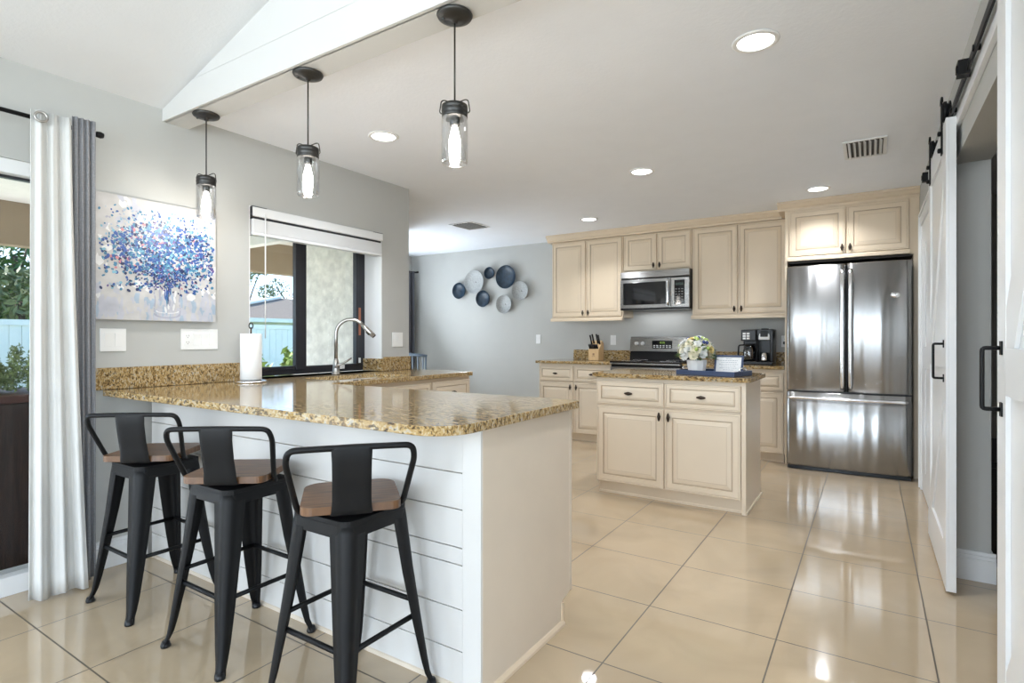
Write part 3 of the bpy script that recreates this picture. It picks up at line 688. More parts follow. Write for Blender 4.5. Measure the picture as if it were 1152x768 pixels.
# ================================================================== RANGE
RX0, RX1 = -2.366, -1.604; rw = (RX1-RX0)/2
t = thing('range', 'stainless steel and black glass electric range against the back wall', 'range', ((RX0+RX1)/2, 5.66, 0))
bm = BM(); box(bm, -rw, rw, .0, .61, .02, .895); obj('range_body', bm, M_black, t)
bm = BM(); box(bm, -rw, rw, -.045, .60, .898, .918); obj('cooktop', bm, M_gloss, t, bevel=.004)
for (x, y, r) in ((-.20,.13,.10),(.20,.13,.08),(-.20,.41,.08),(.20,.41,.10)):
    bm = BM(); lathe(bm, [(r-.003,0),(r,.0004),(r+.001,0)], (x,y,.9185), 30); obj('burner_ring', bm, M_silv, t)
bm = BM(); box(bm, -rw+.002, rw-.002, -.05, .0, .884, .8975); obj('trim_strip', bm, M_steel2, t, bevel=.003)
bm = BM(); box(bm, -rw+.004, rw-.004, -.035, .0, .22, .855); box(bm, -.25, .25, -.037, -.034, .38, .68, 1)
ov = obj('oven_door', bm, [M_steel2, M_gloss], t, bevel=.003)
bm = BM(); tube(bm, rounded([(-.31,-.03,.80),(-.31,-.085,.80),(.31,-.085,.80),(.31,-.03,.80)], .02, 4), .011, 10); obj('handle', bm, M_bright, ov)
bm = BM(); box(bm, -rw+.004, rw-.004, -.03, 0, .05, .21); obj('drawer', bm, M_steel2, t, bevel=.003)
bm = BM(); prism(bm, [(.545, .918), (.565, 1.01), (.648, 1.01), (.648, .918)], 'x', -rw+.004, rw-.004); obj('backguard_base', bm, M_black, t)
bm = BM(); prism(bm, [(.553, 1.01), (.575, 1.172), (.59, 1.18), (.65, 1.18), (.65, 1.01)], 'x', -rw, rw); cp = obj('control_panel', bm, M_steel2, t, bevel=.003)
for x in (-.30, -.225, .225, .30):
    bm = BM(); lathe(bm, [(0,-.028),(.017,-.028),(.021,-.02),(.023,0),(0,0)], (x,.565,1.10), 20, axis='y'); obj('knob', bm, M_silv, cp)
bm = BM(); box(bm, -.115, .115, .556, .566, 1.045, 1.135); dp = obj('display', bm, M_gloss, cp, bevel=.002)
bm = BM()
for i, ch in enumerate((1, 0, 3, 5)):   # seven-segment clock digits
    segs = {1: 'bc', 0: 'abcdef', 3: 'abgcd', 5: 'afgcd'}[ch]; x = -.03+i*.016+(.004 if i > 1 else 0); z = 1.102
    S_ = {'a': (x, x+.009, z+.018, z+.0195), 'g': (x, x+.009, z+.009, z+.0105), 'd': (x, x+.009, z, z+.0015), 'b': (x+.0085, x+.010, z+.010, z+.018), 'c': (x+.0085, x+.010, z+.001, z+.009), 'f': (x-.001, x+.0005, z+.010, z+.018), 'e': (x-.001, x+.0005, z+.001, z+.009)}
    for s in segs: a = S_[s]; box(bm, a[0], a[1], .5545, .556, a[2], a[3])
obj('clock_digits', bm, M_disp, dp)
bm = BM()
for i in range(6):
    for j in range(2): box(bm, -.10+i*.036, -.078+i*.036, .5548, .556, 1.055+j*.018, 1.065+j*.018)
obj('button', bm, M_silv, dp)

# ================================================================== MICROWAVE
t = thing('microwave', 'stainless steel over-the-range microwave mounted under the short cabinet', 'microwave', (-1.975, 5.93, 1.475))
mw = .381; MH = .425
bm = BM(); box(bm, -mw, mw, .0, .385, .0, MH); obj('microwave_body', bm, M_black, t, bevel=.003)
bm = BM(); prism(bm, [(-.012, MH-.085), (-.035, MH-.075), (-.028, MH-.005), (0, MH), (0.001, MH-.09)], 'x', -mw, mw); obj('vent_panel', bm, M_steel2, t, bevel=.002)
bm = BM(); box(bm, -mw, .185, -.035, -.001, .018, MH-.092); box(bm, -mw+.035, .135, -.0375, -.034, .055, MH-.125, 1)
md = obj('door', bm, [M_steel2, M_gloss], t, bevel=.003)
bm = BM(); tube(bm, rounded([(.162,-.03,.04),(.162,-.062,.06),(.162,-.066,.165),(.162,-.062,MH-.13),(.162,-.03,MH-.105)], .02, 4), .0105, 10); obj('handle', bm, M_bright, md)
bm = BM(); box(bm, .19, mw, -.035, -.001, .018, MH-.092); box(bm, .225, .335, -.037, -.034, .05, MH-.12, 1); pp = obj('control_panel', bm, [M_steel2, M_gloss], t, bevel=.003)
bm = BM()
for i in range(3):
    for j in range(6): box(bm, .236+i*.032, .254+i*.032, -.038, -.037, .065+j*.028, .074+j*.028)
obj('button', bm, mat('grey_button', (.18,.18,.18), .4), pp)
bm = BM(); box(bm, .24, .32, -.038, -.037, .25, .275); obj('display', bm, mat('dim_display', (.02,.04,.03), .2), pp)
bm = BM(); box(bm, -mw, mw, -.03, .38, -.001, .017); obj('underside', bm, M_black, t)
ml = bpy.data.lights.new('backsplash_fill', 'AREA'); ml.shape = 'RECTANGLE'; ml.size = .5; ml.size_y = .12; ml.energy = .5; ml.color = (.95, .97, 1)  # added fill under the microwave to lift the dark wall behind the range
mo = bpy.data.objects.new('backsplash_fill', ml); C.objects.link(mo); mo.parent = t; mo.location = (0, .25, -.006)

# ================================================================== COUNTER ITEMS
# coffee maker
t = thing('coffee_maker', 'black dual coffee maker with glass carafe on the counter by the refrigerator', 'coffee maker', (-.955, 6.05, .9005))
bm = BM(); box(bm, -.135, .155, -.12, .14, 0, .03); box(bm, -.14, .155, .04, .14, .03, .35); box(bm, -.14, .0, -.10, .05, .235, .345); box(bm, .0, .155, -.06, .05, .25, .35); box(bm, .0, .012, -.09, .05, .03, .3)
box(bm, .128, .155, -.08, .05, .03, .34)
obj('coffee_maker_body', bm, M_black, t, bevel=.008)
bm = BM(); prism(bm, [(-.068,.245),(-.055,.345),(.02,.358),(.02,.245)], 'x', .018, .122); obj('pod_lid', bm, M_silv, t, bevel=.008)
bm = BM(); prism(bm, [(-.070,.275),(-.062,.335),(.0,.36),(.0,.275)], 'x', .035, .105); obj('pod_window', bm, M_black, t, bevel=.004)
bm = BM()
for i in range(2):
    for j in range(3): box(bm, -.122+i*.036, -.094+i*.036, -.104, -.10, .250+j*.024, .268+j*.024)
obj('button', bm, M_silv, t, bevel=.001)
bm = BM(); lathe(bm, [(0,.0),(.055,.0),(.06,.02),(.06,.10),(.05,.14),(.045,.155),(.043,.155),(.048,.14),(.058,.10),(.058,.02),(0,.004)], (-.07,-.035,.032), 28); cf = obj('carafe', bm, M_caraf, t)
bm = BM(); lathe(bm, [(0,.02),(.048,.02),(.047,0),(0,0)], (-.07,-.035,.187), 24); tube(bm, rounded([(-.11,-.05,.195),(-.168,-.06,.19),(-.172,-.06,.08)], .02, 4), .008, 8); obj('carafe_handle', bm, M_black, cf)
bm = BM(); lathe(bm, [(0,.0),(.033,.0),(.036,.01),(.036,.085),(.034,.085),(.033,.01),(0,.006)], (-.885,6.0,.9315), 28); tag(obj('travel_mug', bm, M_bright), 'small shiny steel mug standing in the coffee maker', 'mug')
# knife block
t = thing('knife_block', 'light wood knife block on the counter left of the range', 'knife block', (-2.735, 6.08, .9005))
bm = BM(); prism(bm, [(-.07,0),(.08,0),(.08,.20),(.03,.235),(-.04,.15),(-.07,.135)], 'x', -.065, .065); obj('wooden_block', bm, M_woodl, t, bevel=.004)
bm = BM(); box(bm, -.012, .012, -.0715, -.0695, .06, .085); box(bm, -.02, .02, -.0712, -.0698, .045, .05); obj('printed_mark', bm, mat('brown_print', (.25,.15,.08), .6), t)
knives = None
for i, (x, y, z, L_) in enumerate([(-.05,-.055,.137,.06),(-.03,-.055,.137,.06),(-.01,-.055,.137,.06),(.01,-.055,.137,.06),(.03,-.055,.137,.06),(.05,-.055,.137,.06),(-.05,-.005,.19,.12),(-.024,.0,.20,.09),(.028,.0,.20,.10),(.052,-.003,.19,.13)]):
    dirv = Vector((0, -.45, .89)) if i > 5 else Vector((0, -.6, .8))
    if knives is None or i == 6:
        bm = BM(); L0 = L_
        tube(bm, [(0,0,0), dirv*L_*.1, dirv*L_*.5, dirv*L_], [.009,.0105,.009,.0105], 8)
        knives = obj('knife', bm, M_black); k_ = knives
    else: k_ = knives.copy(); C.objects.link(k_)
    k_.location = (-2.735+x, 6.08+y, .9005+z)
    tag(k_, 'black-handled steak knife in the front row of the knife block' if i < 6 else 'black-handled kitchen knife in the top row of the knife block', 'knife', 'steak knives in the front row of the knife block' if i < 6 else 'kitchen knives in the top row of the knife block')
# tray, framed card, vase, flowers on the island
TR = math.radians(-14)
t = thing('serving_tray', 'navy blue rectangular serving tray on the island', 'tray', (-.935, 4.09, .9005), TR)
bm = BM(); box(bm, -.21, .21, -.135, .135, 0, .008); box(bm, -.215, .215, -.14, -.128, 0, .035); box(bm, -.215, .215, .128, .14, 0, .035); box(bm, -.215, -.203, -.128, .128, 0, .035); box(bm, .203, .215, -.128, .128, 0, .035)
obj('tray_body', bm, M_navy, t, bevel=.003)
for s in (-1, 1):
    bm = BM(); tube(bm, rounded([(s*.209,-.05,.033),(s*.209,-.05,.055),(s*.209,.05,.055),(s*.209,.05,.033)], .012, 4), .005, 8); obj('handle', bm, M_bright, t, label='silver handle')
t = thing('picture_frame', 'navy framed white card leaning back on the tray beside the flowers', 'picture frame', (-.845, 4.125, .909), math.radians(-6))
R_ = Matrix.Rotation(math.radians(-14), 4, 'X')
bm = BM()
for b in ((-.10,.10,-.006,.006,0,.014),(-.10,.10,-.006,.006,.121,.135),(-.10,-.086,-.006,.006,.014,.121),(.086,.10,-.006,.006,.014,.121)): box(bm, *b)
bm.transform(R_); obj('frame', bm, M_navy, t, bevel=.002)
bm = BM(); box(bm, -.087,.087,-.002,.004,.013,.122); bm.transform(R_); cd = obj('card', bm, M_white, t)
bm = BM()
for k, (a, b) in enumerate(((-.02,.02),(-.06,.06),(-.055,.055),(-.065,.065),(-.05,.05),(-.06,.06),(-.035,.035))):
    z = .108-k*.0135
    x = a
    while x < b: wl = random.uniform(.006,.014); box(bm, x, min(b, x+wl), -.0026, -.002, z, z+.0028); x += wl+.004
bm.transform(R_); obj('written_lines', bm, M_ink, cd)
bm = BM(); tube(bm, [(.0,.10,.0),(0,.028,.10)], .004, 6); obj('stand', bm, M_navy, t)
VX, VY, VZ = -1.055, 4.10, .9095
bm = BM(); N_ = 10
lathe(bm, [(0,.0),(.054,.0),(.062,.02),(.069,.06),(.072,.095),(.067,.095),(.06,.06),(0,.02)], (VX,VY,VZ), N_, smooth=False)
tag(obj('vase', bm, M_cerw), 'white faceted vase standing on the navy tray', 'vase')
bq = thing('flower_bouquet', 'round bouquet of cream, white and yellow flowers in the white vase', 'bouquet', (VX, VY, VZ+.08))
def bloom(r, layers, seed):
    rnd = random.Random(seed); bm = BM()
    for l in range(layers):
        n = 6+l*2; rr = r*(.35+.65*l/(layers-1)); tilt = 1.35-1.05*l/(layers-1)
        for k in range(n):
            a = 2*PI*k/n+l*.5+rnd.uniform(-.1,.1); pw = rr*.62
            ct, st = math.cos(tilt), math.sin(tilt); out = Vector((math.cos(a),math.sin(a),0)); sd = Vector((-math.sin(a),math.cos(a),0)); up = Vector((0,0,1))
            d1 = out*ct+up*st; curl = up*.12*rr
            base = out*r*.06
            pts = [base, base+d1*rr*.5+sd*pw*.5, base+d1*rr*.95+sd*pw*.32+curl-up*.1*rr, base+d1*rr*1.02-up*.05*rr, base+d1*rr*.95-sd*pw*.32+curl-up*.1*rr, base+d1*rr*.5-sd*pw*.5]
            vs = [bm.verts.new(p) for p in pts]; c = bm.verts.new(base+d1*rr*.5-out*.12*rr)
            for q in range(6): f = bm.faces.new((vs[q], vs[(q+1)%6], c)); f.smooth = True
    lathe(bm, [(0,r*.35),(r*.2,r*.25),(r*.22,0),(0,-r*.1)], seg=8); return bm
meshes = {}
for key, m_, r_ in (('c', M_petw, .036), ('y', M_pety, .034), ('w', M_petb, .027), ('W', M_petb, .044)):
    o = obj('flower', bloom(r_, 4, len(key)+int(r_*1000)), m_, bq); meshes[key] = o
first = {k: True for k in meshes}
spots = []
rings_ = [(0, 1), (.42, 5), (.85, 9), (1.25, 12), (1.62, 10)]
i = 0; order = 'cWwcyWcwwyWcwcWwcwyWcwcwyWcwwcyWcwcw'
for th, n in rings_:
    for k in range(n):
        a = 2*PI*k/n+th; dirv = Vector((math.sin(th)*math.cos(a), math.sin(th)*math.sin(a), math.cos(th)))
        rr = .112*random.uniform(.92, 1.06); key = order[i % len(order)]
        o = meshes[key]
        if first[key]: first[key] = False
        else: o = o.copy(); C.objects.link(o)
        p = Vector((0, 0, .062))+Vector((dirv.x*rr, dirv.y*rr, dirv.z*rr*.9)); o.location = p
        o.rotation_euler = dirv.to_track_quat('Z', 'Y').to_euler(); o.scale = (random.uniform(.85,1.1),)*3; i += 1
for n, m_, nm in ((9, M_petg, 'green_bud'), (4, M_petn, 'blue_bud')):
    base = None
    for k in range(n):
        th = random.uniform(.3, 1.3); a = random.uniform(PI, 2*PI); d_ = Vector((math.sin(th)*math.cos(a), math.sin(th)*math.sin(a), math.cos(th)))
        if base is None: bm = BM(); lathe(bm, [(0,.016),(.009,.010),(.013,0),(.009,-.010),(0,-.014)], seg=10); base = obj(nm, bm, m_, bq); o = base
        else: o = base.copy(); C.objects.link(o)
        o.location = Vector((0,0,.062))+Vector((d_.x, d_.y, d_.z*.9))*.132
bm = BM()
for k in range(90):
    th = random.uniform(.5, 1.9); a = random.uniform(0, 2*PI); d_ = Vector((math.sin(th)*math.cos(a), math.sin(th)*math.sin(a), math.cos(th)*.8)); s_v = d_.cross(Vector((0,0,1))).normalized()
    p = Vector((0,0,.05))+d_*.095; L_ = random.uniform(.045,.07)
    v = [bm.verts.new(q) for q in (p, p+d_*L_*.5+s_v*.014+Vector((0,0,.006)), p+d_*L_, p+d_*L_*.5-s_v*.014+Vector((0,0,.006)))]; bm.faces.new(v)
for k in range(12): a = 2*PI*k/12; tube(bm, [(.01*math.cos(a),.01*math.sin(a),-.05),(.05*math.cos(a),.05*math.sin(a),.07)], .0025, 5)
obj('leaves', bm, mat('bouquet_green', (.08,.16,.035), .6, var=.4, vscale=40), bq)

# ================================================================== STOOLS
def stool(label, loc, seat_rz):
    t = thing('bar_stool', label, 'bar stool', loc, 0, 'bar stools along the peninsula')
    HB = .132
    # legs: pressed tapering corner sheets
    for (sx, sy) in ((1,-1),(-1,-1),(1,1),(-1,1)):
        bm = BM(); st_ = [(.600,HB,.075),(.575,HB+.003,.074),(.40,.149,.062),(.22,.167,.048),(.10,.179,.036),(.05,.184,.028),(.025,.190,.024),(.008,.197,.026)]
        rings = []
        for z, h, wd in st_:
            r = wd*.42; th = .0045; out = []
            def sec(off):
                pts = []; rr = max(r-off, .002)
                pts.append((h-wd, h-off)); 
                for q in range(6):
                    a = PI/2-q/5*PI/2; pts.append((h-r+rr*math.cos(a)-0, h-r+rr*math.sin(a)))
                pts.append((h-off, h-wd)); return pts
            P_ = sec(0)+sec(th)[::-1]
            rings.append([bm.verts.new((sx*x, sy*y, z)) for x, y in P_])
        n = len(rings[0])
        for A, B in zip(rings, rings[1:]):
            for k in range(n): f = bm.faces.new((A[k], A[(k+1)%n], B[(k+1)%n], B[k])); f.smooth = True
        bm.faces.new(rings[0]); bm.faces.new(rings[-1][::-1]); bmesh.ops.recalc_face_normals(bm, faces=bm.faces)
        lg = obj('leg', bm, M_iron, t)
        bm = BM(); cx_, cy_ = sx*.184, sy*.184
        lathe(bm, [(0,0),(.017,0),(.018,.006),(.013,.022),(0,.022)], (cx_,cy_,0), 12); obj('rubber_foot', bm, M_black, lg)
    # apron
    bm = BM(); o1 = rrect(-HB-.002, HB+.002, -HB-.002, HB+.002, (.04,)*4, 6); o2 = rrect(-HB+.012, HB-.012, -HB+.012, HB-.012, (.03,)*4, 6)
    slab(bm, o1, [], .603, .618)
    for (za, zb) in ((.565, .603),):
        A = [bm.verts.new((x, y, zb)) for x, y in o1]; B = [bm.verts.new((x*1.01, y*1.01, za)) for x, y in o1]; n = len(A)
        D = [bm.verts.new((x*.975, y*.975, za)) for x, y in o1]; G = [bm.verts.new((x*.965, y*.965, zb)) for x, y in o1]
        for k in range(n):
            j = (k+1) % n; bm.faces.new((B[k], B[j], A[j], A[k])); bm.faces.new((D[k], D[j], B[j], B[k])); bm.faces.new((G[k], G[j], D[j], D[k]))
    obj('seat_frame', bm, M_iron, t, bevel=.004)
    # rungs
    q = .150
    for (a, b, z) in (((-q,-q),(q,-q),.245),((q,-q),(q,q),.2451),((-q,-q),(-q,q),.285),((-q,q),(q,q),.285)):
        bm = BM(); tube(bm, [(a[0],a[1],z),(b[0],b[1],z)], .0085, 8); obj('footrest_rung', bm, M_iron, t)
    # swivel, seat, back (turned)
    bm = BM(); lathe(bm, [(0,0),(.09,0),(.09,.008),(.07,.010),(.07,.018),(0,.018)], (0,0,.618), 24); obj('swivel_plate', bm, M_black, t)
    bm = BM(); slab(bm, rrect(-.148, .148, -.150, .148, (.035,.035,.06,.06), 6), [], .637, .662)
    obj('seat', bm, M_wood, t, bevel=.006, seg=3, rz=seat_rz, label='dark wooden seat board')
    back = obj('backrest', BM(), M_iron, t, rz=seat_rz)
    bm = BM(); pth = [(-.155,-.055,.628),(-.160,-.085,.650),(-.185,-.165,.800),(-.176,-.182,.838),(-.13,-.186,.840),(0,-.19,.842),(.13,-.186,.840),(.176,-.182,.838),(.185,-.165,.800),(.160,-.085,.650),(.155,-.055,.628)]
    tube(bm, rounded(pth, .025, 5), .0095, 10)
    tube(bm, [(-.155,-.055,.632),(.155,-.055,.632)], .008, 8)
    me = back.data; bm.to_mesh(me); bm.free()
    bm = BM(); prf = [(-.198,.846),(-.1995,.835),(-.196,.80),(-.182,.73),(-.168,.68),(-.166,.652),(-.158,.634)]
    inn = [(y+.006, z) for y, z in prf]
    NX = 8; top = []
    for i_, (lst) in enumerate((prf, inn)):
        top.append([[bm.verts.new(((-.5+k/NX)*(.122-.010*math.sin(PI*j/(len(lst)-1))), y+(.0045 if k in (0, NX) else 0)*(1 if i_ == 0 else 0), z)) for k in range(NX+1)] for j, (y, z) in enumerate(lst)])
    F0, F1 = top
    for j in range(len(prf)-1):
        for k in range(NX):
            f = bm.faces.new((F0[j][k], F0[j][k+1], F0[j+1][k+1], F0[j+1][k])); f.smooth = True
            f = bm.faces.new((F1[j][k], F1[j+1][k], F1[j+1][k+1], F1[j][k+1])); f.smooth = True
        bm.faces.new((F0[j][0], F0[j+1][0], F1[j+1][0], F1[j][0])); bm.faces.new((F0[j][NX], F1[j][NX], F1[j+1][NX], F0[j+1][NX]))
    for k in range(NX):
        bm.faces.new((F0[0][k], F1[0][k], F1[0][k+1], F0[0][k+1])); bm.faces.new((F0[-1][k], F0[-1][k+1], F1[-1][k+1], F1[-1][k]))
    bmesh.ops.recalc_face_normals(bm, faces=bm.faces)
    obj('back_plate', bm, M_iron, back, bevel=.0015)
    return t
stool('black metal bar stool with wooden seat, farthest from the camera beside the curtains', (-2.705, 1.235, 0), math.radians(37))
stool('black metal bar stool with wooden seat, between the other two stools', (-2.045, 1.235, 0), math.radians(35))
stool('black metal bar stool with wooden seat, nearest the end of the peninsula', (-1.42, 1.235, 0), math.radians(50))

# ================================================================== PENDANTS
pl = ['pendant jar light nearest the window wall, in front of the flower painting', 'middle pendant jar light, hanging above the bar', 'pendant jar light nearest the camera and farthest from the window wall']
P0 = None
for i, x in enumerate((-2.955, -2.115, -1.278)):
    if P0 is None:
        t = thing('pendant_light', pl[0], 'pendant light', (x, 1.595, 2.3445), 0, 'jar pendant lights over the bar'); P0 = t
        bm = BM(); lathe(bm, [(0,0),(.064,0),(.066,-.004),(.062,-.012),(.04,-.020),(.012,-.024),(.010,-.032),(0,-.032)], seg=32); cn = obj('canopy', bm, M_pend, t)
        bm = BM(); lathe(bm, [(0,-.026),(.005,-.025),(.005,-.012),(0,-.012)], (-.03,-.03,.0), 8); obj('screw', bm, M_pend, cn)
        bm = BM(); tube(bm, [(0,0,-.03),(0,0,-.325)], .0032, 8); obj('cord', bm, M_pend, t)
        bm = BM(); lathe(bm, [(0,-.318),(.010,-.32),(.014,-.326),(.040,-.330),(.047,-.334),(.048,-.345),(.046,-.348),(.048,-.352),(.048,-.362),(.046,-.366),(.047,-.370),(.047,-.378),(.044,-.380),(0,-.380)], seg=32); cp = obj('jar_cap', bm, M_pend, t)
        bm = BM(); tube(bm, rounded([(-.049,0,-.362),(-.056,0,-.356),(-.050,0,-.316),(-.040,0,-.312),(0,0,-.326),(.040,0,-.312),(.050,0,-.316),(.056,0,-.356),(.049,0,-.362)], .008, 3), .0022, 6); obj('bail_wire', bm, M_pend, t, rz=math.radians(28))
        bm = BM(); lathe(bm, [(.044,-.372),(.047,-.385),(.048,-.395),(.048,-.535),(.046,-.545),(.043,-.5475),(.043,-.543),(.0455,-.535),(.0455,-.395),(.042,-.378)], seg=36); obj('glass_jar', bm, M_jar, t)
        bm = BM(); lathe(bm, [(0,-.38),(.018,-.38),(.018,-.405),(.013,-.41),(0,-.41)], seg=20); obj('socket', bm, M_pend, t)
        bm = BM(); lathe(bm, [(0,-.405),(.009,-.408),(.013,-.425),(.020,-.455),(.0225,-.485),(.019,-.508),(.010,-.520),(0,-.522)], seg=20); obj('bulb', bm, M_bulb, t)
        pl_d = bpy.data.lights.new('pendant_glow', 'POINT'); pl_d.energy = 3; pl_d.shadow_soft_size = .03; pl_d.color = (1, .93, .84)
        lo = bpy.data.objects.new('pendant_glow', pl_d); C.objects.link(lo); lo.parent = t; lo.location = (0, 0, -.56)
    else: dup(P0, (x, 1.595, 2.3445), label=pl[i])

# ================================================================== CEILING LIGHTS, VENTS
cl = [((-.405, 2.518), 'recessed ceiling light nearest the camera, at top right'), ((-1.436, 4.019), 'recessed ceiling light above the island'), ((-2.528, 2.456), 'recessed ceiling light between the two left pendants'),
      ((-.367, 5.28), 'recessed ceiling light just in front of the refrigerator cabinet'), ((-2.476, 5.33), 'recessed ceiling light in front of the left upper cabinets')]
L0_ = None
for (x, y), lb in cl:
    if L0_ is None:
        t = thing('recessed_light', lb, 'ceiling light', (x, y, CEIL), 0, 'recessed kitchen ceiling lights'); L0_ = t
        bm = BM(); lathe(bm, [(.072,-.0005),(.092,-.0005),(.093,-.004),(.088,-.007),(.074,-.008),(.072,-.004)], seg=40); obj('trim_ring', bm, M_white, t)
        bm = BM(); lathe(bm, [(0,-.004),(.0735,-.004),(.0735,-.001),(0,-.001)], seg=40); obj('diffuser', bm, M_led, t)
        ad = bpy.data.lights.new('downlight', 'AREA'); ad.shape = 'DISK'; ad.size = .14; ad.energy = 5.5; ad.spread = math.radians(125); ad.color = (.93, .96, 1)
        lo = bpy.data.objects.new('downlight', ad); C.objects.link(lo); lo.parent = t; lo.location = (0, 0, -.012)
    else: dup(L0_, (x, y, CEIL), label=lb)
for (x, y, sx, sy, lb, m_) in ((-.03, 4.32, .20, .36, 'white ceiling air vent with curved slats near the barn doors', None), (-3.73, 4.92, .26, .32, 'small flat grey ceiling vent near the dining area', 1)):
    t = thing('ceiling_vent', lb, 'air vent', (x, y, CEIL))
    bm = BM(); a, b = sx/2, sy/2
    box(bm, -a-.02, a+.02, -b-.02, -b, -.008, -.0005); box(bm, -a-.02, a+.02, b, b+.02, -.008, -.0005); box(bm, -a-.02, -a, -b, b, -.008, -.0005); box(bm, a, a+.02, -b, b, -.008, -.0005)
    obj('vent_frame', bm, M_trim, t, bevel=.002)
    bm = BM(); box(bm, -a, a, -b, b, -.002, -.0005); obj('backing', bm, M_dark, t)
    n = 7
    bm = BM()
    for k in range(n):
        xx = -a+sx*(k+.5)/n
        prism(bm, [(xx-.007, -.003), (xx-.005, -.003), (xx+.008, -.016), (xx+.006, -.018)], 'y', -b, b)
    obj('slats', bm, M_trim, t)

# ================================================================== WALL ITEMS
def plate(label, origin, axis, gangs, kinds, h=.117):
    """switch plate; axis 'x' = on the window wall (faces +X), 'y' = on back wall (faces -Y); local x runs right as seen"""
    rz = PI/2 if axis == 'x' else 0
    t = thing('wall_plate', label, 'wall plate', origin, rz); w_ = .07+.046*(gangs-1)
    bm = BM(); box(bm, -w_/2, w_/2, -.006, 0, -h/2, h/2); obj('cover_plate', bm, M_white, t, bevel=.002)
    for g_, k in enumerate(kinds):
        x = -(gangs-1)*.023+g_*.046
        if k == 's':
            bm = BM(); prism(bm, [(-.006,-.034),(-.0075,-.034),(-.0085,.0),(-.011,.034),(-.006,.034)], 'x', x-.017, x+.017); obj('rocker_switch', bm, M_white, t, bevel=.001)
        else:
            bm = BM(); box(bm, x-.017, x+.017, -.0085, -.006, -.034, .034)
            for zz in (-.018, .018):
                for xx in (-.006, .006): box(bm, x+xx-.001, x+xx+.001, -.0088, -.0084, zz-.002, zz+.006, 1)
                box(bm, x-.002, x+.002, -.0088, -.0084, zz-.010, zz-.006, 1)
            obj('outlet', bm, [M_white, M_dark], t)
    return t
plate('white two-gang light switch plate under the left corner of the painting', (-3.25, 1.28, 1.152), 'x', 2, 'ss')
plate('wide white plate with an outlet and rocker switches under the right corner of the painting', (-3.25, 1.715, 1.155), 'x', 4, 'osss')
plate('white switch plate on the window wall right of the sink window', (-3.25, 3.31, 1.15), 'x', 2, 'ss')
plate('single white switch plate on the back wall left of the knife block', (-3.66, 6.32, 1.15), 'y', 1, 's')
plate('single white plate on the back wall between knife block and range', (-2.615, 6.32, 1.14), 'y', 1, 's')
t = plate('white outlet plate with a black plug behind the coffee maker', (-.735, 6.32, 1.13), 'y', 1, 'o')
bm = BM(); box(bm, -.014, .014, -.04, -.0088, -.03, -.002); tube(bm, [(0,-.035,-.02),(.01,-.05,-.09),(.0,-.04,-.16)], .004, 6); obj('plug', bm, M_black, t)

# painting: canvas with dabs of paint
rp = random.Random(3)
pcols = [((.50,.49,.485),'canvas_ground'),((.34,.42,.52),'haze_blue'),((.035,.09,.30),'cobalt'),((.015,.03,.10),'indigo'),((.06,.20,.33),'teal_blue'),((.20,.42,.54),'sky_blue'),((.12,.08,.24),'plum'),((.55,.22,.25),'rose'),((.46,.47,.53),'pale_grey'),((.35,.36,.44),'vase_grey'),((.70,.70,.70),'paint_white'),((.45,.48,.24),'moss')]
pm = [mat('paint_'+n_, c, .45, var=.10, vscale=18) for c, n_ in pcols]
t = thing('painting', 'square canvas painting of blue flowers in a glass vase on the window wall', 'painting', (-3.249, 1.49, 1.255), PI/2)
PW, PH = .30, .635
bm = BM(); box(bm, -PW, PW, -.034, 0, 0, PH)
bmesh.ops.recalc_face_normals(bm, faces=bm.faces)
lay = [0]
def dab(x, z, w_, h_, a, mi):
    lay[0] += 1; y = -.0342-.0000009*lay[0]
    n = 6; c, s = math.cos(a), math.sin(a); vs = []
    for k in range(n):
        q = 2*PI*k/n; u, v_ = w_*math.cos(q), h_*math.sin(q); X_ = x+u*c-v_*s; Z_ = z+u*s+v_*c
        vs.append(bm.verts.new((max(-PW+.001, min(PW-.001, X_)), y, max(.001, min(PH-.001, Z_)))))
    try: f = bm.faces.new(vs); f.material_index = mi
    except Exception: pass
for k in range(120): dab(rp.uniform(-PW,PW), rp.uniform(.0,.12), rp.uniform(.006,.02), rp.uniform(.02,.05), rp.uniform(-.1,.1), rp.choice((8,8,8,0,1)))
for k in range(160): dab(rp.uniform(-PW,PW), rp.uniform(.12,PH), rp.uniform(.01,.04), rp.uniform(.01,.03), rp.uniform(0,3), rp.choice((0,0,8,10,0)))
VXc = .035
for s in (-1, 1):
    for k in range(26): dab(VXc+s*(.064+.003*math.sin(k*.4)), .035+k*.0062, .0035, .008, 0, rp.choice((9,8,9)))
for k in range(30): a = PI+PI*k/29; dab(VXc+.062*math.cos(a), .035+.018*math.sin(a), .007, .004, 0, 9); dab(VXc+.055*math.cos(a), .052+.010*math.sin(a), .005, .002, 0, 10)
for k in range(18): dab(VXc+rp.uniform(-.045,.045), rp.uniform(.04,.16), .006, .02, rp.uniform(-.3,.3), rp.choice((8,10,1,9)))
for k in range(16): dab(VXc+rp.uniform(-.02,.02), rp.uniform(.10,.20), .003, .03, rp.uniform(-.25,.25), rp.choice((2,4,3)))
for k in range(3000):
    a = rp.gauss(PI/2, .80); rr = abs(rp.gauss(.17, .095))
    x = VXc-.01+math.cos(a)*rr*1.28; z = .235+math.sin(a)*rr*1.05
    if a < .02 or a > PI-.02: z += rp.uniform(-.05, .0)
    if abs(x) > PW-.015 or z > PH-.05 or z < .14: continue
    far = rr > .28
    m_ = rp.choice((1,1,5,2,4,4,9)) if far else rp.choice((2,2,3,3,4,4,5,6,2,1,7,10,3,2,4,4,2,5,2,4,3,0,4,2))
    s_ = rp.uniform(.005,.0115)*(.8 if far else 1); dab(x, z, s_, s_*rp.uniform(.5,.9), rp.uniform(0,3), m_)
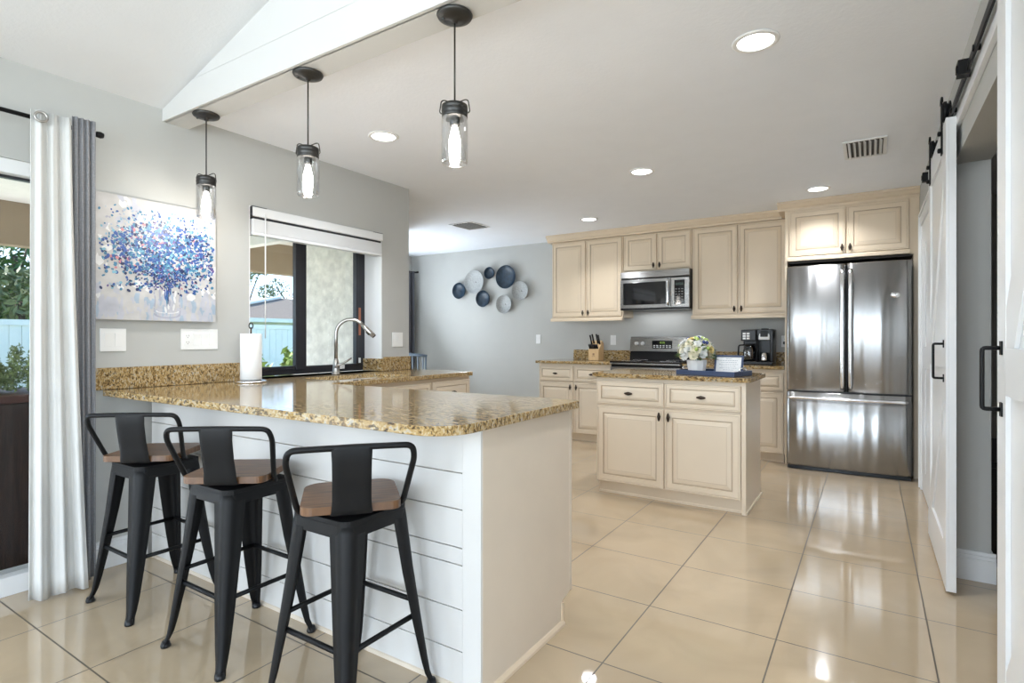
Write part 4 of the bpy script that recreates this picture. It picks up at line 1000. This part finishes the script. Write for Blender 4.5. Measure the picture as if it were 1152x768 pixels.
for k in range(300): x = VXc+rp.gauss(0,.075); z = .23+rp.gauss(0,.035); dab(x, z, .006, .004, rp.uniform(0,3), rp.choice((2,3,3,4,2,6)))
obj('canvas', bm, pm, t)

# decorative wall dishes
dishes = [(-4.94,1.84,.115,M_dishn,'small navy wall dish, leftmost of the cluster'),(-4.67,1.953,.165,M_dishw,'largest speckled white wall dish, upper left of the cluster'),(-4.41,2.06,.083,M_dishn,'smallest navy wall dish at the top of the cluster'),
          (-4.14,1.99,.158,M_dishn,'largest navy wall dish at the upper right of the cluster'),(-3.91,1.793,.127,M_dishw,'speckled white wall dish, rightmost of the cluster'),(-4.52,1.71,.115,M_dishn,'navy wall dish at the lower middle of the cluster'),(-4.17,1.625,.125,M_dishw,'speckled white wall dish at the bottom of the cluster')]
for x, z, r, m_, lb in dishes:
    bm = BM(); lathe(bm, [(0,-.018),(r*.55,-.020),(r*.85,-.038),(r*.985,-.064),(r,-.066),(r*1.005,-.064),(r*.88,-.034),(r*.58,-.014),(0,-.012)], (0,0,0), 40, axis='y')
    lathe(bm, [(0,-.022),(.006,-.021),(.007,-.017),(0,-.017)], (0,0,0), 10, axis='y', mi=1); lathe(bm, [(.0,0),(.015,0),(.015,-.014),(0,-.014)], (0,0,0), 10, axis='y', mi=1)
    o = obj('wall_dish', bm, [m_, M_dark]); o.location = (x, 6.3195, z); tag(o, lb, 'wall dish', 'navy and white wall dishes')

# ------------------------------------------------------------------ blind
t = thing('window_blind', 'raised white slatted blind at the top of the sink window', 'blind', (-3.262, 2.58, 1.80))
bm = BM(); box(bm, -.03, .028, -.548, .548, .125, .178); box(bm, .022, .030, -.553, .553, .128, .183); obj('headrail', bm, M_trim, t, bevel=.002)
bm = BM()
for k in range(14): box(bm, -.028, .027, -.540, .540, .030+k*.0057, .0345+k*.0057)
obj('slats', bm, M_trim, t)
bm = BM(); box(bm, -.026, .020, -.540, .540, .110, .124); obj('shadow_gap', bm, M_frame, t)
bm = BM(); box(bm, -.028, .028, -.542, .542, .008, .028); obj('bottom_rail', bm, M_trim, t, bevel=.002)
bm = BM(); tube(bm, [(.036,-.465,.14),(.037,-.466,-.64)], .004, 6); tube(bm, [(.03,-.465,.15),(.036,-.465,.14)], .003, 6); obj('wand', bm, M_white, t)
bm = BM(); box(bm, -.03, .031, -.553, -.549, .12, .184); box(bm, .010, .0305, -.55, -.45, .1825, .186); box(bm, .010, .0305, .46, .55, .1825, .186); obj('bracket', bm, M_frame, t)

# ------------------------------------------------------------------ curtains
def curtain(name, label, ptsT, ptsB, z0, z1, m, n=90, folds=6, ampT=.018, ampB=.035, seed=1, hem=True):
    """pts are (x,y) end points of the panel at top and bottom"""
    rnd = random.Random(seed); ph = [rnd.uniform(-.5,.5) for _ in range(folds+2)]
    bm = BM(); rows = []; nz = 26
    for j in range(nz+1):
        v = j/nz; z = z1+(z0-z1)*v; ee = v**1.4; row = []
        for i in range(n+1):
            u = i/n
            a = Vector(ptsT[0]).lerp(Vector(ptsB[0]), ee); b = Vector(ptsT[1]).lerp(Vector(ptsB[1]), ee); p = a.lerp(b, u)
            d_ = (b-a).normalized(); nn = Vector((-d_.y, d_.x))
            amp = ampT+(ampB-ampT)*ee
            w_ = math.sin(2*PI*folds*u+.5*math.sin(3*u+v*1.2)+ph[int(u*folds)]*.4)+.25*math.sin(2*PI*folds*2.3*u+v*2+seed)
            off = nn*amp*w_
            row.append(bm.verts.new((p.x+off.x, p.y+off.y, z+(.006*math.sin(9*u+seed) if j == nz else 0))))
        rows.append(row)
    for A, B in zip(rows, rows[1:]):
        for k in range(n): f = bm.faces.new((A[k], B[k], B[k+1], A[k+1])); f.smooth = True
    t = thing(name, label, 'curtain', (ptsB[0][0], ptsB[0][1], z0)); bm.transform(Matrix.Translation((-ptsB[0][0], -ptsB[0][1], -z0)))
    obj('curtain_panel', bm, m, t, solid=.003); return t
cw = curtain('curtain', 'long white grommet curtain beside the patio slider', ((-3.095, .905), (-3.095, 1.050)), ((-3.075, .892), (-3.05, 1.10)), .012, 2.170, M_curw, folds=3, ampT=.010, ampB=.016, seed=2)
bm = BM(); tube(bm, [(-.001+.004*math.cos(a), .043+.021*math.cos(a), 2.126+.021*math.sin(a)) for a in [2*PI*q/20 for q in range(20)]], .0055, 8, closed=True)
obj('grommet', bm, M_chrome, cw)
curtain('curtain', 'long grey curtain hanging between the white curtain and the bar counter', ((-3.105, 1.058), (-3.105, 1.150)), ((-3.15, 1.085), (-3.145, 1.165)), .012, 2.190, M_curg, folds=4, ampT=.007, ampB=.008, seed=5)
t = thing('curtain_rod', 'thin black curtain rod above the patio slider', 'curtain rod', (-3.125, -.9, 2.141))
bm = BM(); tube(bm, [(0,-.2,0),(0,2.06,0)], .0095, 10); obj('rod', bm, M_iron, t)
bm = BM(); lathe(bm, [(0,2.06),(.012,2.06),(.014,2.064),(.016,2.078),(.012,2.09),(0,2.092)], (0,0,0), 14, axis='y'); obj('finial', bm, M_iron, t)
bm = BM(); tube(bm, [(0,1.90,0),(-.124,1.90,0)], .006, 8); lathe(bm, [(0,-.124),(.02,-.124),(.02,-.119),(0,-.119)], (0,1.90,0), 12, axis='x'); obj('bracket', bm, M_iron, t)
curtain('curtain', 'dark charcoal curtain at the far corner of the dining area', ((-5.80, 5.60), (-5.745, 6.20)), ((-5.80, 5.60), (-5.745, 6.20)), .02, 2.16, M_curd, folds=7, ampT=.03, ampB=.035, seed=8)
t = thing('curtain_rod', 'short visible end of a dark curtain rod in the dining area corner', 'curtain rod', (-5.78, 4.9, 2.15)); bm = BM(); tube(bm, [(0,0,0),(.03,1.32,0)], .012, 8); obj('rod', bm, M_iron, t)
bm = BM(); tube(bm, [(.03,1.32,0),(.09,1.33,0)], .014, 8); tube(bm, [(0.0,1.25,0),(-.119,1.25,0)], .008, 8); obj('finial', bm, M_iron, t)

# ------------------------------------------------------------------ dining chair (only its back shows above the counter)
t = thing('dining_chair', 'slate blue spindle-back chair showing above the end of the sink counter', 'chair', (-5.05, 5.52, 0), math.radians(200))
bm = BM(); slab(bm, rrect(-.21, .21, -.20, .22, (.08,.08,.05,.05)), [], .44, .465); obj('seat', bm, M_chair, t, bevel=.006)
for (x, y) in ((-.16,-.15),(.16,-.15),(-.15,.17),(.15,.17)):
    bm = BM(); tube(bm, [(x*1.25,y*1.25,0),(x*1.1,y*1.1,.22),(x,y,.442)], [.013,.019,.014], 8); obj('leg', bm, M_chair, t)
bm = BM()
for k in range(6): u = -1+2*k/5; tube(bm, [(u*.15,.20,.462),(u*.185,.265,.93)], .008, 6)
obj('spindles', bm, M_chair, t)
bm = BM()
for s in (-1, 1): tube(bm, [(s*.185,.20,.462),(s*.225,.27,.95)], .013, 8)
obj('back_post', bm, M_chair, t)
bm = BM(); tube(bm, [(-.235,.262,.935),(-.12,.285,.95),(0,.292,.955),(.12,.285,.95),(.235,.262,.935)], .018, 8); obj('top_rail', bm, M_chair, t)
bm = BM(); tube(bm, [(-.17,-.17,.2),(-.17,.19,.2)], .009, 6); tube(bm, [(.17,-.17,.2),(.17,.19,.2)], .009, 6); tube(bm, [(-.17,0,.2),(.17,0,.2)], .009, 6); obj('stretcher', bm, M_chair, t)

# ================================================================== BARN DOORS
def barn(name, y0, y1, hy):
    """sliding barn door, X .29-.325, spanning y0..y1, handle at hy"""
    d = bpy.data.objects.new(name, None); C.objects.link(d); d.location = (.308, (y0+y1)/2, .015); d['kind'] = 'structure'
    a = (y1-y0)/2; H_ = 2.145
    bm = BM(); box(bm, -.009, .012, -a+.01, a-.01, .0, H_)
    obj('door_slab', bm, M_trim, d)
    bm = BM()
    box(bm, -.020, -.009, -a, -a+.11, 0, H_); box(bm, -.020, -.009, a-.11, a, 0, H_)
    box(bm, -.009, .018, -a, -a+.012, 0, H_); box(bm, -.009, .018, a-.012, a, 0, H_)
    for z0, z1 in ((0, .20), (1.0, 1.12), (H_-.13, H_)): box(bm, -.020, -.009, -a+.11, a-.11, z0, z1)
    for (za, zb) in ((.20, 1.0), (1.12, H_-.13)):
        w_ = .10; ya, yb = -a+.11, a-.11
        prism(bm, [(yb, za), (yb, za+w_), (ya+w_*.9, zb), (ya, zb), (ya, zb-w_), (yb-w_*.9, za)], 'x', -.019, -.009)
    obj('door_frame', bm, M_trim, d, bevel=.0015)
    hz = 1.04; yy = hy-(y0+y1)/2
    bm = BM(); tube(bm, rounded([(-.020,yy,hz-.08),(-.060,yy,hz-.08),(-.060,yy,hz+.08),(-.020,yy,hz+.08)], .008, 3), .0055, 8)
    for s in (-1, 1): box(bm, -.024, -.019, yy-.012, yy+.012, hz+s*.08-.018, hz+s*.08+.018)
    obj('door_handle', bm, M_iron, d)
    for s in (-1, 1):
        yh = s*(a-.14); bm = BM(); box(bm, -.0265, -.0205, yh-.02, yh+.02, H_-.13, H_+.11)
        lathe(bm, [(0,0),(.045,0),(.048,.003),(.048,.012),(.038,.014),(.038,.020),(.048,.022),(.048,.028),(0,.030)], (-.018,yh,H_+.0705), 24, axis='x')
        for zz in (-.11, -.03): lathe(bm, [(0,-.014),(.011,-.012),(.012,0),(0,0)], (-.0265,yh,H_+zz), 10, axis='x')
        tube(bm, [(-.0235, yh+.026*math.cos(q), H_+.11+.030*math.sin(q)) for q in [PI*k/10 for k in range(11)]], .005, 6)
        obj('hanger', bm, M_iron, d)
barn('door_3', 3.18, 4.08, 3.262)
barn('door_4', 1.07, 1.97, 1.905)
t = thing('barn_door_rail', 'black steel sliding rail above the white barn doors on the right', 'rail', (.311, 2.75, 2.17))
bm = BM(); box(bm, -.004, .004, -2.15, -.045, -.004, .030); box(bm, -.004, .004, -.03, 1.70, -.004, .030); obj('track', bm, M_iron, t, bevel=.001)
for yy in (-1.5, -.85, -.22, .02, .42, 1.0, 1.5):
    bm = BM(); tube(bm, [(.004,yy,.014),(.0145,yy,.014)], .011, 10); lathe(bm, [(0,-.009),(.012,-.008),(.012,-.004),(0,-.004)], (0,yy,.014), 10, axis='x'); obj('standoff', bm, M_iron, t)
for yy in (-.04, 1.66):
    bm = BM(); box(bm, -.032, .006, yy-.025, yy+.025, -.012, .045); box(bm, -.036, -.032, yy-.012, yy+.012, .0, .03); obj('end_stop', bm, M_iron, t, bevel=.003)
bm = BM(); box(bm, .326, .3445, .95, 4.35, 2.12, 2.26); struct('trim_3', bm, M_trim, bevel=.002)

# hall furniture glimpsed through the opening
t = thing('console_table', 'black console table glimpsed in the hall behind the barn doors', 'table', (.66, 4.15, 0))
bm = BM(); box(bm, -.15, .15, -.45, .45, .50, .53); obj('tabletop', bm, M_black, t, bevel=.003)
bm = BM(); box(bm, -.14, .14, -.44, .44, .10, .12); obj('shelf', bm, M_black, t, bevel=.003)
for (x, y) in ((-.13,-.43),(.13,-.43),(-.13,.43),(.13,.43)):
    bm = BM(); box(bm, x-.015, x+.015, y-.015, y+.015, 0, .50); obj('leg', bm, M_black, t)
area('hall_fill', (1.2, 2.6, 2.38), (1.2, 2.6, 0), .5, .5, 2.5)  # unseen fill lamp added above the hall
